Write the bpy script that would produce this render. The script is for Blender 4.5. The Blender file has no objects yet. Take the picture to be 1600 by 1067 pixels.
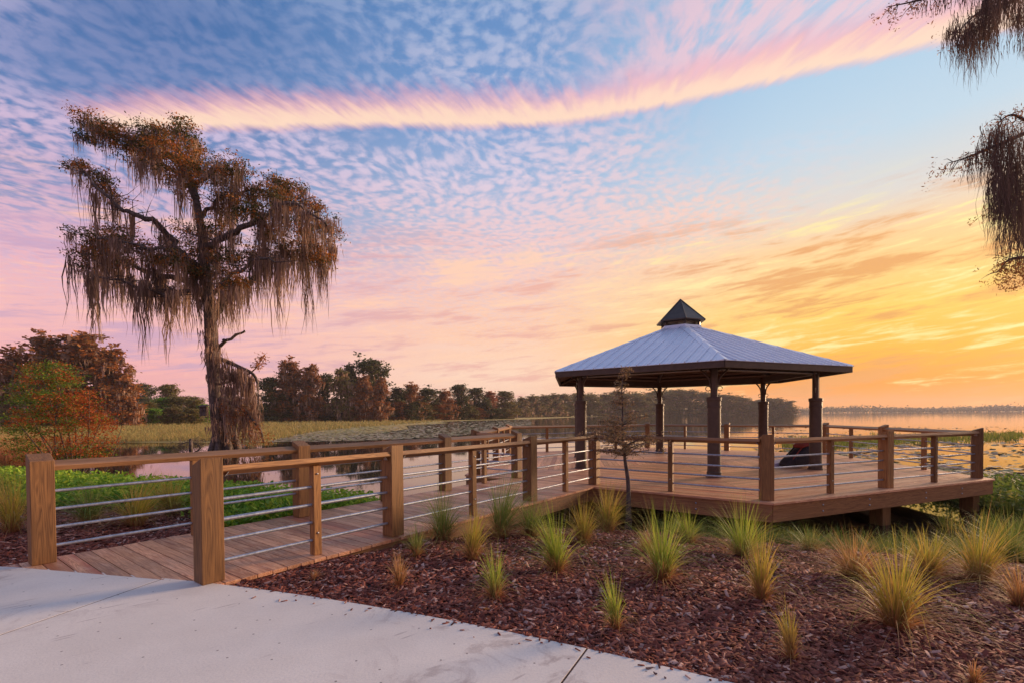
import bpy, bmesh, math, random
import numpy as np
from mathutils import Vector, Matrix

rng = np.random.default_rng(7)
random.seed(7)
PI = math.pi
scene = bpy.context.scene

# ------------------------------------------------------------------ camera
CAM_H = 1.5
FPX, Y0, ROLL, PITCH = 760.144, 647.476, math.radians(-0.432), math.radians(1.002)
cam_data = bpy.data.cameras.new('camera')
cam = bpy.data.objects.new('camera', cam_data)
scene.collection.objects.link(cam)
cam_data.sensor_width = 36.0
cam_data.lens = FPX / 1600 * 36.0
cam_data.shift_y = (Y0 + FPX * math.tan(PITCH) - 533.5) / 1600
cam_data.clip_start = 0.05
cam_data.clip_end = 9000
cam.matrix_world = Matrix.Translation((0, 0, CAM_H)) @ Matrix.Rotation(PI / 2 - PITCH, 4, 'X') @ Matrix.Rotation(ROLL, 4, 'Z')
scene.camera = cam

# ------------------------------------------------------------------ view
scene.view_settings.view_transform = 'Standard'
scene.view_settings.look = 'None'
scene.view_settings.exposure = 0.58
scene.view_settings.gamma = 1.0
scene.view_settings.use_curve_mapping = False
scene.render.engine = 'CYCLES'
scene.cycles.use_denoising = True
scene.cycles.max_bounces = 6
scene.cycles.diffuse_bounces = 3
scene.cycles.glossy_bounces = 3
scene.cycles.transparent_max_bounces = 6
scene.cycles.volume_bounces = 0


def lin(r, g, b):
    f = lambda c: (c / 255 / 12.92) if c / 255 <= 0.04045 else ((c / 255 + 0.055) / 1.055) ** 2.4
    return (f(r), f(g), f(b), 1.0)


# ------------------------------------------------------------------ node helper
class N:
    """a socket with arithmetic, to write shader maths as expressions"""
    def __init__(s, g, sock): s.g, s.k = g, sock
    def _m(s, op, *a): return s.g.math(op, s, *a)
    def __add__(s, o): return s._m('ADD', o)
    __radd__ = __add__
    def __sub__(s, o): return s._m('SUBTRACT', o)
    def __rsub__(s, o): return s.g.math('SUBTRACT', o, s)
    def __mul__(s, o): return s._m('MULTIPLY', o)
    __rmul__ = __mul__
    def __truediv__(s, o): return s._m('DIVIDE', o)
    def __rtruediv__(s, o): return s.g.math('DIVIDE', o, s)


class G:
    def __init__(s, tree): s.t = tree; s.n = tree.nodes; s.l = tree.links
    def put(s, sock, v):
        if isinstance(v, N): s.l.new(v.k, sock)
        elif v is not None:
            if hasattr(sock.default_value, '__len__') and not hasattr(v, '__len__'):
                v = (v,) * len(sock.default_value)
            sock.default_value = v
    def node(s, typ, ins=(), **props):
        nd = s.n.new(typ)
        for k, v in props.items(): setattr(nd, k, v)
        for k, v in (ins.items() if isinstance(ins, dict) else enumerate(ins)): s.put(nd.inputs[k], v)
        return nd
    def math(s, op, *a, clamp=False):
        nd = s.n.new('ShaderNodeMath'); nd.operation = op; nd.use_clamp = clamp
        for i, v in enumerate(a): s.put(nd.inputs[i], v)
        return N(s, nd.outputs[0])
    def smooth(s, v, a, b, lo=0.0, hi=1.0):
        nd = s.n.new('ShaderNodeMapRange'); nd.interpolation_type = 'SMOOTHSTEP'
        s.put(nd.inputs[0], v)
        for i, q in enumerate((a, b, lo, hi)): s.put(nd.inputs[i + 1], q)
        return N(s, nd.outputs[0])
    def comb(s, x, y, z):
        nd = s.node('ShaderNodeCombineXYZ', (x, y, z)); return N(s, nd.outputs[0])
    def sep(s, v):
        nd = s.node('ShaderNodeSeparateXYZ', (v,)); return [N(s, o) for o in nd.outputs]
    def noise(s, vec, scale, detail=3, rough=0.5, dist=0.0, col=False):
        nd = s.n.new('ShaderNodeTexNoise')
        if vec is not None: s.put(nd.inputs['Vector'], vec)
        for k, v in (('Scale', scale), ('Detail', detail), ('Roughness', rough), ('Distortion', dist)): s.put(nd.inputs[k], v)
        return N(s, nd.outputs['Color' if col else 'Fac'])
    def ramp(s, fac, stops, interp='LINEAR'):
        nd = s.n.new('ShaderNodeValToRGB'); s.put(nd.inputs[0], fac)
        cr = nd.color_ramp; cr.interpolation = interp
        while len(cr.elements) < len(stops): cr.elements.new(0.5)
        for e, (p, c) in zip(cr.elements, sorted(stops, key=lambda q: q[0])):
            e.position = p; e.color = c if len(c) == 4 else (*c, 1)
        return N(s, nd.outputs[0])
    def mix(s, f, a, b, mode='MIX'):
        nd = s.n.new('ShaderNodeMix'); nd.data_type = 'RGBA'; nd.blend_type = mode
        s.put(nd.inputs[0], f)
        for i, v in ((6, a), (7, b)):
            s.put(nd.inputs[i], (*v, 1) if isinstance(v, tuple) and len(v) == 3 else v)
        return N(s, nd.outputs[2])
    def mapping(s, vec, scale=(1, 1, 1), rot=(0, 0, 0), loc=(0, 0, 0)):
        nd = s.node('ShaderNodeMapping', (vec, loc, rot, scale)); return N(s, nd.outputs[0])


# ------------------------------------------------------------------ world: dawn sky with clouds
SUN_AZ = math.radians(60)            # to the right of the view axis (+Y)
GLOW_AZ = math.radians(51)           # brightest part of the cloud near it
SUN_EL = math.radians(10)
world = bpy.data.worlds.new('World')
scene.world = world
world.use_nodes = True
g = G(world.node_tree)
g.n.clear()
tc = g.node('ShaderNodeTexCoord')
dirv = N(g, tc.outputs['Generated'])
dx, dy, dz = g.sep(dirv)
hor = g.math('SQRT', dx * dx + dy * dy)
hor = g.math('MAXIMUM', hor, 0.001)
zup = g.math('MAXIMUM', dz, 0.0)
tane = g.math('MINIMUM', zup / hor, 4.0)                    # tangent of elevation
cs = (dx * math.sin(GLOW_AZ) + dy * math.cos(GLOW_AZ)) / hor  # cosine of azimuth from the sun
elr = g.math('DIVIDE', tane, 1.0, clamp=True)
S = lambda py: max(0.0, min(1.0, (649 - py) / 760))
away = g.ramp(elr, [(0, lin(226, 165, 166)), (S(590), lin(240, 172, 174)), (S(520), lin(236, 184, 190)), (S(455), lin(214, 178, 202)),
                    (S(395), lin(120, 142, 188)), (S(300), lin(98, 128, 180)), (S(120), lin(58, 102, 160)), (1, lin(62, 104, 160))])
mid = g.ramp(elr, [(0, lin(243, 190, 165)), (S(590), lin(250, 214, 188)), (S(520), lin(246, 203, 182)), (S(430), lin(226, 196, 200)),
                   (S(350), lin(176, 190, 216)), (S(200), lin(122, 158, 206)), (S(50), lin(102, 142, 194)), (1, lin(94, 134, 186))])
near = g.ramp(elr, [(0, lin(244, 150, 62)), (S(612), lin(249, 150, 26)), (S(572), lin(252, 180, 46)), (S(520), lin(254, 206, 92)),
                    (S(430), lin(252, 208, 150)), (S(380), lin(222, 214, 206)), (S(300), lin(192, 213, 228)), (S(180), lin(172, 203, 228)), (1, lin(150, 185, 218))])
w_mid = g.smooth(cs, 0.0, 0.66)
w_near = g.smooth(cs, 0.62, 0.98)
base = g.mix(w_near, g.mix(w_mid, away, mid), near)

# cloud plane: the direction projected on a flat layer overhead
den = zup + 0.035
u, v = dx / den, dy / den
q = g.comb(u, v, 0.0)
warp = g.noise(q, 1.1, 3, 0.55, col=True)
wx, wy, _ = g.sep(warp)
# -- mackerel sheet
qc = g.comb(u + (wx - 0.5) * 0.35, v * 0.9 + (wy - 0.5) * 0.35, 3.7)
cell = g.noise(qc, 29.0, 3.5, 0.55, 0.1)
vor = g.node('ShaderNodeTexVoronoi', {'Vector': qc, 'Scale': 25.0}, feature='SMOOTH_F1')
cellv = cell * 0.62 + (0.70 - N(g, vor.outputs['Distance'])) * 0.42
big = g.noise(g.mapping(q, (0.8, 1.3, 1), (0, 0, 0.5)), 0.9, 3, 0.5)
tanaz = u / g.math('MAXIMUM', g.math('ABSOLUTE', v), 0.001)
edge_hi = g.smooth(tanaz + (wx - 0.5) * 0.5, 0.10, 0.42, 1.0, 0.0)
edge_lo = g.smooth(tanaz + (wx - 0.5) * 0.5, 0.35, 0.80, 1.0, 0.0)
front = g.smooth(dy, -0.2, 0.15)
edge = g.mix(g.smooth(tane, 0.36, 0.52), edge_lo, edge_hi)
edge = g.mix(front, (0.8, 0.8, 0.8), edge)
edge_s = g.sep(edge)[0]
cover = edge_s * g.smooth(big, 0.30, 0.46, 0.30, 1.0) * g.smooth(tane, 0.03, 0.2, 0.0, 1.0)
gu, gv = u + 0.85, v - 1.28
cover = cover * (1.0 - g.smooth(gu * gu * 1.6 + gv * gv * 9.0 + gu * gv * 2.0 + (wy - 0.5) * 0.8, 0.75, 0.0) * 0.75)
mack = g.smooth(cellv + (big - 0.5) * 0.35, 0.26, 0.56) * cover * g.smooth(tane, 0.16, 0.5, 0.7, 0.86)
c_away = g.ramp(elr, [(0, lin(240, 170, 165)), (S(560), lin(246, 182, 172)), (S(470), lin(238, 178, 184)), (S(380), lin(224, 184, 204)), (S(280), lin(206, 188, 218)), (S(60), lin(146, 162, 200)), (1, lin(150, 165, 202))])
c_mid = g.ramp(elr, [(0, lin(252, 190, 150)), (S(560), lin(253, 196, 150)), (S(470), lin(253, 200, 168)), (S(380), lin(246, 202, 198)), (S(280), lin(224, 206, 222)), (S(60), lin(166, 180, 212)), (1, lin(168, 180, 212))])
c_near = g.ramp(elr, [(0, lin(252, 150, 40)), (S(560), lin(255, 205, 95)), (S(470), lin(255, 222, 150)), (S(380), lin(255, 205, 178)), (S(200), lin(250, 205, 205)), (1, lin(220, 200, 215))])
ccol = g.mix(w_near, g.mix(w_mid, c_away, c_mid), c_near)
sky = g.mix(mack, base, ccol)
# -- long lit streak with combed wisps
ub = u - 0.25
vb = 1.60 - (ub + g.math('SQRT', ub * ub + 0.03)) * 0.19 + (wx - 0.5) * 0.14
t = vb - v
grow = g.smooth(u, -0.1, 0.85)
comb_n = g.noise(g.comb(u * 6.0 + t * (3.0 - grow * 4.5), t * 1.8, 1.0), 2.4, 5, 0.62, 0.3)
comb_f = g.noise(g.comb(u * 6.0 + t * (3.0 - grow * 4.5), t * 1.4, 5.0), 6.5, 3, 0.55, 0.2)
Ls = 0.22 + grow * 0.03
ext = g.smooth(t + (comb_n - 0.5) * (0.15 + grow * 0.16) + (comb_f - 0.5) * 0.11, Ls, Ls * 0.25, 0.0, 1.0)
streak = g.smooth(t + (comb_f - 0.5) * 0.05 + (comb_n - 0.5) * 0.04, -0.030, 0.030) * ext
ends = g.smooth(u + (wy - 0.5) * 0.1, -1.42, -1.20) * g.smooth(u, 1.9, 1.25)
streak = streak * ends * front
core = g.smooth(t + (comb_n - 0.5) * .14 + (comb_f - .5) * .08, 0.19, 0.03) * streak
faint = g.smooth(t, 0.0, 0.15) * g.smooth(t, 1.0, 0.5) * g.smooth(u, .1, .5) * ends * front * g.smooth(comb_n * 0.45 + comb_f * 0.55, 0.38, 0.58) * 0.72
sky = g.mix(faint, sky, g.mix(w_near, lin(240, 190, 205), lin(246, 200, 205)))
scol = g.mix(core, lin(246, 172, 182), lin(255, 218, 190))
sky = g.mix(g.math('MINIMUM', streak * 0.92, 1.0), sky, scol)
# -- low flat bands towards the horizon
az = g.math('ARCTAN2', dx, dy)
bandv = g.comb(az * 1.0, tane * 7.0 - az * 0.75, 0.0)
band = g.noise(bandv, 2.6, 5, 0.58, 0.35)
fine = g.noise(g.comb(az * 4.0, tane * 30 - az * 3.2, 2.0), 3.0, 5, 0.65, 0.5)
lowm = g.smooth(tane + (wx - .5) * .1, 0.42, 0.28) * g.smooth(tane, 0.0, 0.04)
bdark = g.smooth(band * 0.65 + fine * 0.35, 0.50, 0.60) * lowm
blit = g.smooth(band * 0.55 + fine * 0.45, 0.49, 0.38) * lowm
d_away, d_mid, d_near = lin(196, 160, 190), lin(232, 172, 160), lin(228, 154, 84)
sky = g.mix(bdark * 0.75, sky, g.mix(w_near, g.mix(w_mid, d_away, d_mid), d_near))
sky = g.mix(blit * 0.85, sky, g.mix(w_near, g.mix(w_mid, lin(252, 194, 172), lin(254, 208, 176)), lin(255, 238, 160)))
# below the horizon: the colour of far ground
sky = g.mix(g.smooth(dz, -0.02, -0.12), sky, (0.05, 0.045, 0.04))
bg = g.node('ShaderNodeBackground', {'Color': sky, 'Strength': 0.70})
nish = g.node('ShaderNodeTexSky', sky_type='NISHITA', sun_disc=False, sun_elevation=SUN_EL, sun_rotation=SUN_AZ)
bg2 = g.node('ShaderNodeBackground', {'Color': N(g, nish.outputs[0]), 'Strength': 0.004})
add = g.node('ShaderNodeAddShader')
g.l.new(bg.outputs[0], add.inputs[0]); g.l.new(bg2.outputs[0], add.inputs[1])
out = g.node('ShaderNodeOutputWorld')
g.l.new(add.outputs[0], out.inputs[0])
world.cycles.sampling_method = 'MANUAL'
world.cycles.sample_map_resolution = 512

# ------------------------------------------------------------------ sun, low behind thin cloud on the right
sd = bpy.data.lights.new('sun', 'SUN')
sd.energy = 4.4; sd.angle = math.radians(16); sd.color = (1.0, 0.66, 0.40)
sun = bpy.data.objects.new('sun', sd)
scene.collection.objects.link(sun)
sun_dir = Vector((math.sin(SUN_AZ) * math.cos(SUN_EL), math.cos(SUN_AZ) * math.cos(SUN_EL), math.sin(SUN_EL)))
sun.rotation_euler = sun_dir.to_track_quat('Z', 'Y').to_euler()

# ================================================================== helpers
col = scene.collection


def tag(o, label=None, cat=None, group=None, kind=None):
    if label: o['label'] = label
    if cat: o['category'] = cat
    if group: o['group'] = group
    if kind: o['kind'] = kind
    return o


def obj(name, me, mat=None, parent=None, loc=None, rz=0.0):
    o = bpy.data.objects.new(name, me)
    col.objects.link(o)
    if mat is not None and me is not None and not me.materials: me.materials.append(mat)
    if parent is not None: o.parent = parent
    if loc is not None: o.location = loc
    if rz: o.rotation_euler = (0, 0, rz)
    return o


def empty(name, loc=(0, 0, 0), rz=0.0):
    o = bpy.data.objects.new(name, None)
    o.empty_display_size = 0.2
    col.objects.link(o)
    o.location = loc; o.rotation_euler = (0, 0, rz)
    return o


def copy_tree(o, parent=None):
    c = o.copy(); col.objects.link(c); c.parent = parent
    for ch in list(o.children): copy_tree(ch, c)
    return c


def mesh(name, V, Fc, smooth=False):
    me = bpy.data.meshes.new(name)
    me.from_pydata([tuple(map(float, p)) for p in V], [], Fc)
    me.update()
    if smooth: me.polygons.foreach_set('use_smooth', [True] * len(me.polygons))
    return me


def raw_mesh(name, verts, faces, smooth=False):
    """numpy verts (n,3), faces (m,k)"""
    me = bpy.data.meshes.new(name)
    verts = np.asarray(verts, np.float32); faces = np.asarray(faces, np.int32)
    m, k = faces.shape
    me.vertices.add(len(verts)); me.vertices.foreach_set('co', verts.ravel())
    me.loops.add(m * k); me.loops.foreach_set('vertex_index', faces.ravel())
    me.polygons.add(m)
    me.polygons.foreach_set('loop_start', np.arange(0, m * k, k, dtype=np.int32))
    me.polygons.foreach_set('loop_total', np.full(m, k, np.int32))
    if smooth: me.polygons.foreach_set('use_smooth', np.ones(m, bool))
    me.update(calc_edges=True)
    return me


def strips(C, W):
    """ribbons: centre lines C (n,k,3) and half widths W (n,k,3) -> verts, faces"""
    n, k, _ = C.shape
    V = np.stack([C - W, C + W], 2).reshape(-1, 3)
    i = np.arange(n)[:, None] * (2 * k) + np.arange(k - 1)[None, :] * 2
    Fq = np.stack([i, i + 1, i + 3, i + 2], -1).reshape(-1, 4)
    return V, Fq


def leafquads(P, size, flat=0.0, aspect=0.55, r=rng):
    """small rhombic leaves at P (n,3) with edge length size (n,)"""
    n = len(P)
    a = r.normal(size=(n, 3)); a[:, 2] *= (1 - flat); a /= np.linalg.norm(a, axis=1)[:, None] + 1e-9
    b = r.normal(size=(n, 3)); b[:, 2] *= (1 - flat)
    b -= a * (a * b).sum(1)[:, None]; b /= np.linalg.norm(b, axis=1)[:, None] + 1e-9
    s = np.broadcast_to(np.asarray(size), (n,))[:, None]
    V = np.stack([P - a * s * .5, P + b * s * aspect * .5, P + a * s * .5, P - b * s * aspect * .5], 1).reshape(-1, 3)
    return V, np.arange(4 * n).reshape(-1, 4)


def merge(parts):
    Vs, Fs, o = [], [], 0
    for V, Fq in parts:
        Vs.append(V); Fs.append(Fq + o); o += len(V)
    return np.concatenate(Vs), np.concatenate(Fs)


def tube(pts, rad, n=7, cap=True):
    """tapered tube along pts -> verts, quad faces (numpy)"""
    pts = np.asarray(pts, float); rad = np.broadcast_to(np.asarray(rad, float), (len(pts),))
    T = np.gradient(pts, axis=0); T /= np.linalg.norm(T, axis=1)[:, None] + 1e-9
    ref = np.array([0.3, 0.9, 0.1]) if abs(T[0, 2]) > 0.7 else np.array([0, 0, 1.0])
    V = []
    for p, t_, r_ in zip(pts, T, rad):
        a = np.cross(t_, ref); a /= np.linalg.norm(a) + 1e-9; b = np.cross(t_, a)
        th = np.arange(n) * 2 * PI / n
        V.append(p + r_ * (np.cos(th)[:, None] * a + np.sin(th)[:, None] * b))
    V = np.concatenate(V); k = len(pts)
    i = np.arange(k - 1)[:, None] * n; j = np.arange(n)[None, :]; j2 = (j + 1) % n
    Fq = np.stack([i + j, i + j2, i + n + j2, i + n + j], -1).reshape(-1, 4)
    return V, Fq


def smooth_line(pts, per=5):
    """Catmull-Rom through pts"""
    P = np.asarray(pts, float)
    P = np.vstack([2 * P[0] - P[1], P, 2 * P[-1] - P[-2]])
    o = []
    for i in range(1, len(P) - 2):
        for s_ in np.linspace(0, 1, per, endpoint=False):
            a, b, c, d = P[i - 1:i + 3]
            o.append(.5 * ((2 * b) + (c - a) * s_ + (2 * a - 5 * b + 4 * c - d) * s_ ** 2 + (3 * b - a - 3 * c + d) * s_ ** 3))
    o.append(P[-2])
    return np.array(o)


def bevelled(name, V, Fc, w, seg=1):
    bm = bmesh.new()
    vs = [bm.verts.new(p) for p in V]
    for f in Fc: bm.faces.new([vs[i] for i in f])
    bm.normal_update()
    bmesh.ops.recalc_face_normals(bm, faces=bm.faces)
    if w > 0: bmesh.ops.bevel(bm, geom=list(bm.edges), offset=w, segments=seg, profile=.7, affect='EDGES')
    me = bpy.data.meshes.new(name); bm.to_mesh(me); bm.free()
    return me


BOXF = [(0, 3, 2, 1), (4, 5, 6, 7), (0, 1, 5, 4), (1, 2, 6, 5), (2, 3, 7, 6), (3, 0, 4, 7)]


def boxv(x0, x1, y0, y1, z0, z1):
    return [(x0, y0, z0), (x1, y0, z0), (x1, y1, z0), (x0, y1, z0), (x0, y0, z1), (x1, y0, z1), (x1, y1, z1), (x0, y1, z1)]


def box(name, x0, x1, y0, y1, z0, z1, w=0.004): return bevelled(name, boxv(x0, x1, y0, y1, z0, z1), BOXF, w)


def prism(name, poly, z0, z1, w=0.0):
    n = len(poly)
    V = [(x, y, z0) for x, y in poly] + [(x, y, z1) for x, y in poly]
    Fc = [tuple(range(n - 1, -1, -1)), tuple(range(n, 2 * n))] + [(i, (i + 1) % n, n + (i + 1) % n, n + i) for i in range(n)]
    return bevelled(name, V, Fc, w)


def clip(poly, a, b, c):
    """keep a*x+b*y<=c"""
    o = []
    for i in range(len(poly)):
        p, q_ = poly[i], poly[(i + 1) % len(poly)]
        dp, dq = a * p[0] + b * p[1] - c, a * q_[0] + b * q_[1] - c
        if dp <= 0: o.append(p)
        if dp * dq < 0:
            s_ = dp / (dp - dq); o.append((p[0] + (q_[0] - p[0]) * s_, p[1] + (q_[1] - p[1]) * s_))
    return o


# the photograph's camera, to read real positions off known heights or distances
def ray(px, py):
    du, dv = px - 800, py - Y0
    uu = du * math.cos(ROLL) + dv * math.sin(ROLL); vv = -du * math.sin(ROLL) + dv * math.cos(ROLL)
    t_ = (vv - FPX * math.tan(PITCH)) / FPX; c_, s_ = math.cos(PITCH), math.sin(PITCH)
    return np.array([uu / FPX, c_ - t_ * s_, -t_ * c_ - s_])


def at_z(px, py, z):
    d = ray(px, py); return np.array([0, 0, CAM_H]) + d * ((z - CAM_H) / d[2])


def at_y(px, py, y):
    d = ray(px, py); return np.array([0, 0, CAM_H]) + d * (y / d[1])


# ================================================================== materials
MATS = {}


def material(name):
    m = bpy.data.materials.new(name); m.use_nodes = True
    g_ = G(m.node_tree); g_.n.clear()
    b = g_.node('ShaderNodeBsdfPrincipled'); o = g_.node('ShaderNodeOutputMaterial')
    g_.l.new(b.outputs[0], o.inputs[0])
    MATS[name] = m
    return m, g_, b, o


def bump(g_, b, height, strength=0.3, dist=0.01):
    nd = g_.node('ShaderNodeBump', {'Strength': strength, 'Distance': dist, 'Height': height})
    g_.l.new(nd.outputs[0], b.inputs['Normal'])


def coords(g_): 
    return N(g_, g_.node('ShaderNodeTexCoord').outputs['Object'])


def wood(name, dark, light, red=None, rough=0.75, axis=0, wear=0.0):
    m, g_, b, o = material(name)
    oi = g_.node('ShaderNodeObjectInfo'); rnd = N(g_, oi.outputs['Random'])
    sc = [9.0, 9.0, 9.0]; sc[axis] = 0.55
    co = g_.mapping(coords(g_), tuple(sc), (0, 0, 0), (0, 0, 0))
    x, y, z = g_.sep(co)
    co = g_.comb(x + rnd * 31.0, y + rnd * 17.0, z + rnd * 7.0)
    grain = g_.noise(co, 5.0, 5, 0.6, 0.6)
    rings = g_.noise(co, 1.4, 2, 0.5, 1.6)
    wv = g_.math('FRACT', rings * 7.0)
    f = g_.math('MULTIPLY', grain, 0.65) + g_.math('ABSOLUTE', wv - 0.5) * 0.7
    c = g_.ramp(f, [(0.22, dark), (0.5, [(a + b_) / 2 for a, b_ in zip(dark, light)]), (0.8, light)])
    if red is not None:
        c = g_.mix(g_.smooth(rnd + (g_.noise(co, .8, 2) - .5) * .8, .62, .95) * .8, c, red)
    hs = g_.node('ShaderNodeHueSaturation', {'Hue': 0.5, 'Saturation': 1.0, 'Value': g_.math('ADD', g_.math('MULTIPLY', g_.math('FRACT', rnd * 7.31), 0.62), 0.62), 'Fac': 1.0, 'Color': c})
    c = N(g_, hs.outputs[0])
    if wear:
        wn = g_.noise(g_.mapping(coords(g_), (1.2, 5, 5) if axis == 0 else (5, 5, 1.2)), 3.0, 4, .6)
        c = g_.mix(g_.smooth(wn, .48, .72) * wear, c, (.74, .50, .36))
    # scattered knots
    vk = g_.node('ShaderNodeTexVoronoi', {'Vector': g_.mapping(co, (.5, .25, .25) if axis == 0 else (.25, .25, .5)), 'Scale': 1.2})
    c = g_.mix(g_.smooth(N(g_, vk.outputs['Distance']), 0.09, 0.04) * .75, c, tuple(v * .3 for v in dark))
    # drying checks along the grain and a slow drift of tone
    chk = g_.noise(g_.mapping(co, (.6, 4.5, 4.5) if axis == 0 else (4.5, 4.5, .6)), 2.0, 2, .5)
    c = g_.mix(g_.smooth(chk, .66, .72) * .75, c, tuple(v * .25 for v in dark))
    c = g_.mix(g_.smooth(g_.noise(co, .35, 3, .5), .45, .65) * .35, c, (.19, .105, .038) if axis == 2 else (.58, .29, .14))
    g_.put(b.inputs['Base Color'], c)
    g_.put(b.inputs['Roughness'], rough - grain * 0.2)
    bump(g_, b, f, 0.35, 0.004)
    return m


def plain(name, c1, c2, scale=6.0, rough=0.6, metal=0.0, bumpd=0.002, detail=4, spec=0.4):
    m, g_, b, o = material(name)
    n1 = g_.noise(coords(g_), scale, detail, 0.6)
    g_.put(b.inputs['Base Color'], g_.mix(g_.smooth(n1, 0.3, 0.7), c1, c2))
    b.inputs['Roughness'].default_value = rough; b.inputs['Metallic'].default_value = metal
    b.inputs['Specular IOR Level'].default_value = spec
    if bumpd: bump(g_, b, g_.noise(coords(g_), scale * 6, 3), 0.4, bumpd)
    return m


def leafy(name, cols, trans=0.25, rough=0.6, base=None, zlo=0.0, zhi=0.2):
    """one colour per loose leaf or blade, with some light passing through"""
    m, g_, b, o = material(name)
    rnd = N(g_, g_.node('ShaderNodeNewGeometry').outputs['Random Per Island'])
    k = len(cols)
    c = g_.ramp(rnd, [(i / max(1, k - 1), c_) for i, c_ in enumerate(cols)])
    if base is not None:
        _, _, z = g_.sep(coords(g_))
        c = g_.mix(g_.smooth(z + (rnd - .5) * .12, zlo, zhi), base, c)
    g_.put(b.inputs['Base Color'], c)
    b.inputs['Roughness'].default_value = rough; b.inputs['Specular IOR Level'].default_value = 0.25
    tr = g_.node('ShaderNodeBsdfTranslucent', {'Color': c})
    mx = g_.node('ShaderNodeMixShader', {0: trans})
    g_.l.new(b.outputs[0], mx.inputs[1]); g_.l.new(tr.outputs[0], mx.inputs[2]); g_.l.new(mx.outputs[0], o.inputs[0])
    return m


M_PLANK = wood('plank_wood', (.36, .12, .055), (.88, .49, .27), (.36, .075, .035), .60, 0, .30)
M_POST = wood('post_wood', (.13, .052, .014), (.40, .19, .058), None, .7, 2)
M_RAIL = wood('rail_wood', (.16, .068, .022), (.46, .235, .082), None, .7, 0)
M_BEAM = wood('beam_wood', (.16, .065, .024), (.42, .19, .07), None, .75, 0)
M_PIPE = plain('galvanised_pipe', (.30, .33, .39), (.50, .53, .60), 30, .42, .75, .0004)
M_CLIP = plain('zinc_bracket', (.35, .36, .39), (.5, .5, .53), 40, .4, .8, 0)
M_BROWN = plain('brown_paint', (.062, .040, .028), (.085, .056, .040), 8, .5, 0, .0006)
M_ROOF = plain('roof_metal', (.68, .74, .84), (.74, .80, .89), 3, .36, .22, .0006)
M_CUPOLA = plain('dark_roof_metal', (.060, .045, .036), (.085, .064, .05), 5, .42, .3, .0004)
M_SOFFIT = plain('soffit_brown', (.085, .045, .028), (.11, .06, .038), 12, .7, 0, .001)
M_MULCH = None

# concrete
m, g_, b, o = material('concrete')
co = coords(g_)
n1 = g_.noise(co, 1.3, 6, .62); n2 = g_.noise(co, 60, 3, .6); n3 = g_.noise(co, .5, 3, .5, .6)
c = g_.mix(g_.smooth(n1, .3, .72), (.70, .625, .55), (.79, .715, .635))
c = g_.mix(g_.smooth(n2, .35, .75) * .25, c, (.45, .43, .42))
st = g_.smooth(g_.noise(co, 2.2, 6, .72, 1.0), .50, .66) * g_.smooth(n3, .44, .58)
c = g_.mix(st * .8, c, (.38, .30, .27))
sp = g_.node('ShaderNodeTexVoronoi', voronoi_dimensions='2D'); g_.put(sp.inputs['Vector'], co); sp.inputs['Scale'].default_value = 3.2
c = g_.mix(g_.smooth(N(g_, sp.outputs['Distance']), .030, .016) * .8, c, (.16, .12, .11))
# scuffs: thin strokes
sx, sy, sz = g_.sep(g_.mapping(co, (1, 1, 1), (0, 0, -.75)))
stv = g_.node('ShaderNodeTexVoronoi', voronoi_dimensions='2D'); g_.put(stv.inputs['Vector'], g_.comb(sx * 1.1, sy * 14.0, 0.0)); stv.inputs['Scale'].default_value = 1.0
c = g_.mix(g_.smooth(N(g_, stv.outputs['Distance']), .16, .07) * g_.smooth(g_.noise(co, 1.7, 2), .56, .62) * .45, c, (.28, .21, .20))
g_.put(b.inputs['Base Color'], c); b.inputs['Roughness'].default_value = .85
brm = g_.noise(g_.comb(sx * 3.0, sy * 160.0, 0.0), 1.0, 2, .5)
bump(g_, b, n2 + n1 * .5 + brm * .8, .35, .003)
M_CONC = MATS['concrete']

# bark mulch bed / soil of the near bank
m, g_, b, o = material('mulch_soil')
co = coords(g_)
n1 = g_.noise(co, 45, 4, .65); n2 = g_.noise(co, 1.2, 3)
c = g_.ramp(n1, [(.3, (.012, .006, .005)), (.5, (.045, .02, .016)), (.7, (.09, .045, .04))])
x, y, z = g_.sep(co)
wet = g_.smooth(z, -.45, -.72)
c = g_.mix(wet, c, (.018, .014, .009))
g_.put(b.inputs['Base Color'], c); b.inputs['Roughness'].default_value = .85
bump(g_, b, n1, .8, .02)
M_SOIL = MATS['mulch_soil']

m, g_, b, o = material('marsh_mat')
co = coords(g_)
x, y, z = g_.sep(co)
n1 = g_.noise(g_.comb(x * .05, y * .02, 0.0), 1.6, 4, .6); n2 = g_.noise(g_.comb(x * .8, y * .35, 0.0), 1.0, 5, .65)
c = g_.ramp(n1 * .6 + n2 * .4, [(.32, (.15, .17, .04)), (.45, (.30, .26, .055)), (.55, (.46, .29, .07)), (.66, (.22, .24, .05))])
g_.put(b.inputs['Base Color'], c); b.inputs['Roughness'].default_value = .9
bump(g_, b, n2, .6, .2)
M_MARSH = MATS['marsh_mat']

m, g_, b, o = material('lake_water')
co = coords(g_)
b.inputs['Base Color'].default_value = (.020, .016, .012, 1)
b.inputs['Roughness'].default_value = .035; b.inputs['IOR'].default_value = 1.333
b.inputs['Specular IOR Level'].default_value = .5
x, y, z = g_.sep(co)
far = g_.smooth(y, 25, 160)
calm = g_.smooth(x, -12, 4)
rip = g_.noise(g_.comb(x * .55, y * 1.6, 0.0), 1.3, 3, .55) * .55 + g_.noise(g_.comb(x * .12, y * .5, 3.0), 1.0, 3, .5)
nd = g_.node('ShaderNodeBump', {'Strength': far * .06 + calm * .04 + .02, 'Distance': .05, 'Height': rip})
g_.l.new(nd.outputs[0], b.inputs['Normal'])
M_WATER = MATS['lake_water']

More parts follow.
